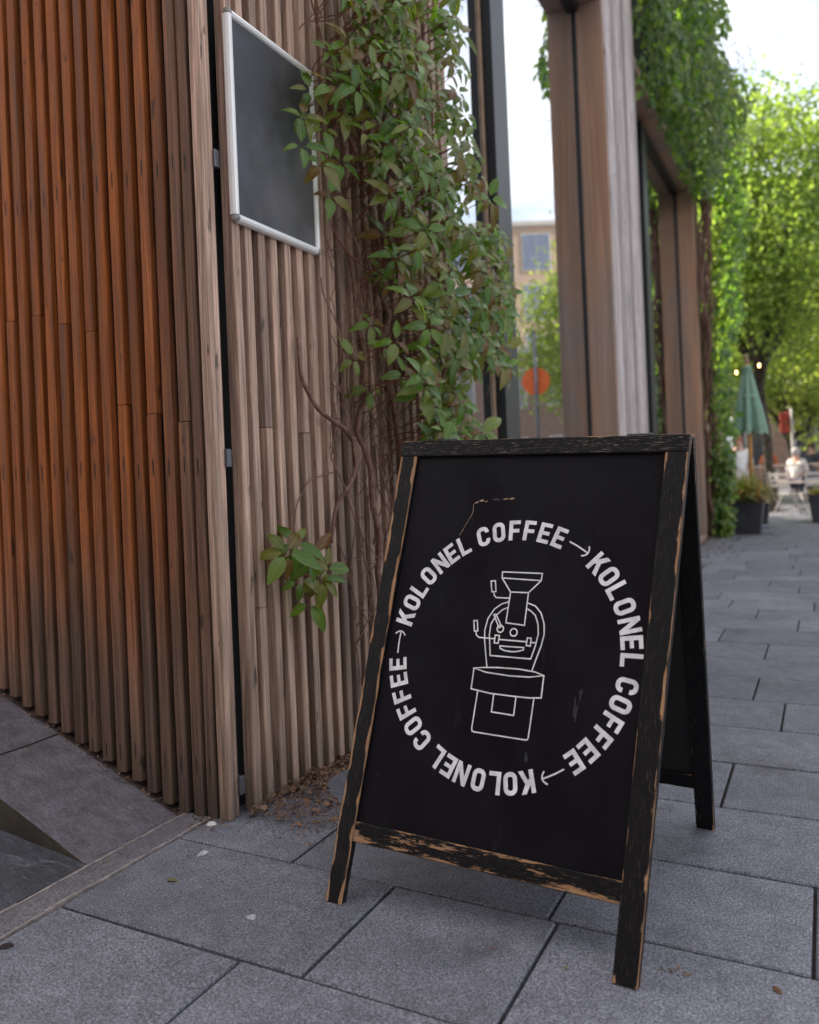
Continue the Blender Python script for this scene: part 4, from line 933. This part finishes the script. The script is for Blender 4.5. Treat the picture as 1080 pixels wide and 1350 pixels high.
# people, far and out of focus
skin = plain('skin', (.52, .30, .22), .6)
def skinfig(edges, pts, rad, name, mat, parent, root=0):
    me = bpy.data.meshes.new(name); me.from_pydata(pts, edges, []); me.materials.append(mat); o = link(name, me, parent)
    o.modifiers.new('skin', 'SKIN').use_smooth_shade = True
    for i, r in enumerate(rad): me.skin_vertices[0].data[i].radius = (r, r); me.skin_vertices[0].data[i].use_root = (i == root)
    s = o.modifiers.new('sub', 'SUBSURF'); s.levels = 1; s.render_levels = 1; return o
def person(label, loc, rz, top, trou, hair, sit=False, h=1.72):
    t = thing('person', label, 'person', loc, None, rz); k = h / 1.72; hz = .50 if sit else .90
    J = {'pel': (0, 0, hz), 'belly': (0, .01, hz + .14), 'chest': (0, .0, hz + .36), 'neck': (0, .01, hz + .54), 'head': (0, -.02, hz + .64), 'crown': (0, .0, hz + .76)}
    for s, n in ((-1, 'l'), (1, 'r')):
        J['sh' + n] = (s * .17, 0, hz + .47); J['el' + n] = (s * .24, -.03, hz + .2); J['wr' + n] = (s * .2, -.24 if sit else -.10, hz + (.16 if sit else -.03)); J['ha' + n] = (s * .18, -.31 if sit else -.12, hz + (.17 if sit else -.12))
        J['hi' + n] = (s * .09, 0, hz - .04); J['kn' + n] = (s * .11, -.42 if sit else -.03, hz - (.02 if sit else .42)); J['an' + n] = (s * .11, -.38 if sit else .02, .08); J['to' + n] = (s * .12, -.52 if sit else -.14, .04)
    R = dict(pel=.14, belly=.13, chest=.15, neck=.055, head=.088, crown=.07, sh=.065, el=.043, wr=.032, ha=.04, hi=.09, kn=.062, an=.045, to=.04)
    names = list(J); P = [tuple(q * k for q in J[n]) for n in names]; ix = {n: i for i, n in enumerate(names)}; rd = [R[n if n in R else n[:2]] * k for n in names]
    E = [('pel', 'belly'), ('belly', 'chest'), ('chest', 'neck'), ('neck', 'head'), ('head', 'crown')]
    for n in 'lr': E += [('chest', 'sh' + n), ('sh' + n, 'el' + n), ('el' + n, 'wr' + n), ('wr' + n, 'ha' + n), ('pel', 'hi' + n), ('hi' + n, 'kn' + n), ('kn' + n, 'an' + n), ('an' + n, 'to' + n)]
    skinfig([(ix[a], ix[b_]) for a, b_ in E], P, rd, 'body', skin, t)
    def sub(name, keep, mat, grow):
        ns = [n for n in names if n in keep]; jx = {n: i for i, n in enumerate(ns)}
        skinfig([(jx[a], jx[b_]) for a, b_ in E if a in jx and b_ in jx], [P[ix[n]] for n in ns], [rd[ix[n]] + grow for n in ns], name, mat, t)
    sub('shirt', {'pel', 'belly', 'chest', 'shl', 'shr', 'ell', 'elr'}, plain('shirt_cloth', top, .85), .016)
    sub('trousers', {'pel', 'hil', 'hir', 'knl', 'knr', 'anl', 'anr'}, plain('trouser_cloth', trou, .85), .018)
    b = MB(); b.lathe([(.03, .0), (.085, .03), (.105, .10), (.095, .16), (.05, .205), (.0, .215)], 14, cap=False)
    b.v = [(x * k, (y + .02) * k, (z + hz + .60) * k) for x, y, z in b.v]; b.build('hair', plain('hair', hair, .7), t)
    b = MB(); b.tube([(0, -.085 * k, (hz + .68) * k), (0, -.125 * k, (hz + .655) * k)], [.012, .016], 6); b.build('nose', skin, t)
    for s in (-1, 1):
        b = MB(); b.lathe([(.0, -.012), (.010, 0), (.0, .012)], 8, cap=False); b.v = [((x + s * .035) * k, (y - .10) * k, (z + hz + .69) * k) for x, y, z in b.v]; b.build('eye', plain('eye', (.05, .04, .04), .3), t)
person('person in a white top and pale trousers standing left of the parasol pole', (-1.60, 18.2, 0), .3, (.75, .73, .72), (.5, .45, .42), (.30, .10, .07))
person('person in dark clothes sitting low behind the grass planter', (-2.15, 18.6, 0), -.6, (.05, .05, .07), (.04, .04, .06), (.42, .28, .18), True)
person('person in a pale speckled top sitting at the nearest picnic table', (-.62, 22.0, .18), 2.7, (.62, .60, .60), (.05, .05, .08), (.35, .33, .33), True)
person('person in dark navy clothes standing far back at the right edge', (.35, 27.5, 0), .4, (.03, .035, .07), (.03, .03, .05), (.05, .03, .02))
person('person in a dark jacket standing behind the second picnic table', (-.35, 27.0, 0), -.5, (.04, .045, .06), (.05, .06, .10), (.08, .05, .03))
person('person in an orange red top far behind the tree trunk', (-1.55, 27.5, 0), 0, (.55, .13, .06), (.05, .05, .07), (.1, .06, .04))
# red lantern panels on a post
t = thing('banner_post', 'post carrying two dark red banner panels behind the picnic table', 'banner', (-.83, 22.6, 0))
b = MB(); b.tube([(.12, 0, 0), (.12, 0, 2.5)], .03, 8); b.build('post', mt, t)
rd_ = plain('red_banner', (.28, .035, .02), .7, 0, .4, 5)
for z in (2.02, 2.30): b = MB(); b.cbox(-.16, .08, -.02, .02, z - .13, z + .12, .02); b.build('panel', rd_, t)
# string of warm bulbs
t = thing('string_lights', 'string of five glowing warm bulbs hanging left of the green parasol', 'string lights', (-1.7, 16, 2.8))
bm_ = N('bulb_glow'); bm_.bsdf((1, .8, .5), .4, None, 0, .5, (1, .62, .25), 3.2)
pts = [(-2.6, 16, 2.98), (-1.68, 16, 2.90), (-1.53, 16, 2.85), (-1.39, 16, 2.83), (-1.26, 16, 2.83), (-1.0, 16, 2.92), (.9, 16.3, 3.5)]
b = MB(); b.tube([Vector(p) - Vector((-1.7, 16, 2.8)) for p in pts], .006, 5); b.build('cable', M['frame_blk'], t)
for p in pts[1:6]:
    b = MB(); b.lathe([(0, -.075), (.015, -.06), (.02, -.035), (.012, -.008), (.012, 0)], 12, cap=False); o = b.build('bulb', bm_.mat, t); o.location = Vector(p) - Vector((-1.7, 16, 2.8))
# ------------------------------------------------------------------ far buildings
def block(name, label, loc, rz, W, D, H, floors, ncol, wall, win_w, win_h, z0=1.2, dark=(.10, .12, .15)):
    t = thing(name, label, 'building', loc, None, rz); bm2 = plain('pane_glass', dark, .08, 0, .2, 3, 0, 1.0); wm = plain('window_surround', (.45, .42, .40), .6)
    b = MB(); b.cbox(-W / 2, W / 2, .0, D, 0, H, .02); b.build('wall', wall, t); b = MB(); b.cbox(-W / 2 - .15, W / 2 + .15, -.12, D + .1, H, H + .35, .03); b.build('parapet', wm, t)
    fh = (H - z0) / floors; cw = W / ncol; fm = MB(); fm.cbox(-win_w / 2 - .08, win_w / 2 + .08, -.05, -.002, -.08, win_h + .08, .01); fme = fm.mesh('window_frame', wm)
    pm = MB(); pm.cbox(-win_w / 2, -.03, -.062, -.052, 0, win_h, .003); pm.cbox(.03, win_w / 2, -.062, -.052, 0, win_h, .003)
    p1 = MB(); p1.cbox(-win_w / 2, -.03, -.062, -.052, 0, win_h, .003); p1m = p1.mesh('pane', bm2); p2 = MB(); p2.cbox(.03, win_w / 2, -.062, -.052, 0, win_h, .003); p2m = p2.mesh('pane', bm2)
    for i in range(floors):
        for j in range(ncol):
            w = link('window', fme, t); w.location = (-W / 2 + cw * (j + .5), 0, z0 + fh * i + (fh - win_h) * .45)
            link('pane', p1m, w); link('pane', p2m, w)
    return t
def brick(name, a, b_):
    m = N(name); x = m.n('ShaderNodeTexBrick'); m.l(m.obj(), x.inputs['Vector']); v = m.vec(m.obj(), (1, 1, 1)); r = m.n('ShaderNodeMapping'); m.l(v, r.inputs[0]); r.inputs['Rotation'].default_value = (pi / 2, 0, 0); m.l(r.outputs[0], x.inputs['Vector'])
    x.inputs['Scale'].default_value = 2.4; x.inputs['Color1'].default_value = (*a, 1); x.inputs['Color2'].default_value = (*b_, 1); x.inputs['Mortar'].default_value = (.3, .27, .24, 1); x.inputs['Mortar Size'].default_value = .012
    return m.bsdf(x.outputs[0], .85)
B1 = brick('tan_brick', (.46, .33, .25), (.40, .28, .20)); B2 = brick('brown_brick', (.16, .09, .06), (.2, .12, .09))
block('office_block', 'tan brick office block mirrored in the tall window', (12.7, 51.2, 0), radians(-27.35), 14, 12, 17.6, 5, 3, B1, 1.75, 2.3, 1.0, (.10, .13, .20))
block('shop_block', 'brown brick shop row closing the far end of the terrace', (-2, 46, 0), 0, 40, 8, 8.5, 2, 12, B2, 1.9, 2.2, .3, (.05, .05, .06))
# road sign whose back shows in the window reflection
t = thing('road_sign', 'orange red round road sign on a grey pole, seen only mirrored in the window', 'road sign', (1.98, 17.33, 0))
b = MB(); b.tube([(0, 0, 0), (0, 0, 4.3)], .038, 10); b.build('pole', M['steel'], t)
dd = (Vector((-3.7, 0, 0)) - Vector((1.98, -17.33, 0))); dd = Vector((-1.98 - 0.0, -17.33, 0)).normalized(); sx = Vector((dd.y, -dd.x, 0)); b = MB(); n = 32
sg = Vector((-3.7 - 0 - 1.98, -17.33, 0)).normalized(); sx = Vector((sg.y, -sg.x, 0)); vs = []
for D in (.05, .056):
    vs += [Vector((0, 0, 3.17)) - sg * D + (sx * cos(2 * pi * k / n) + Vector((0, 0, 1)) * sin(2 * pi * k / n)) * .31 for k in range(n)]
b.add(vs, [tuple(range(n)), tuple(range(2 * n - 1, n - 1, -1))] + [(k, (k + 1) % n, n + (k + 1) % n, n + k) for k in range(n)]); b.build('disc', plain('orange_red_sign', (.90, .17, .04), .4), t)
block('office_block', 'unseen brick block added behind the viewer to hold back sky light', (-6.5, -7.5, 0), pi, 27, 10, 13.2, 4, 9, B2, 1.8, 2.1, .6)  # added out of view to cut sky light on board and slats

GR = {'chair': 'white chairs on the terrace', 'table': 'high picnic tables on the terrace', 'person': 'people on the terrace', 'planter': 'planters on the terrace',
      'parasol': 'closed parasols on the terrace', 'fallen leaf': 'leaves fallen on the paving', 'wall': 'slatted timber walls', 'pier': 'slatted piers of the facade',
      'window': 'tall window bays of the facade'}
for o in SC.objects:
    if o.parent is None and 'category' in o:
        if o['category'] in GR: o['group'] = GR[o['category']]
        if o.name.split('.')[0] == 'terrace_tree': o['group'] = 'trees behind the terrace'
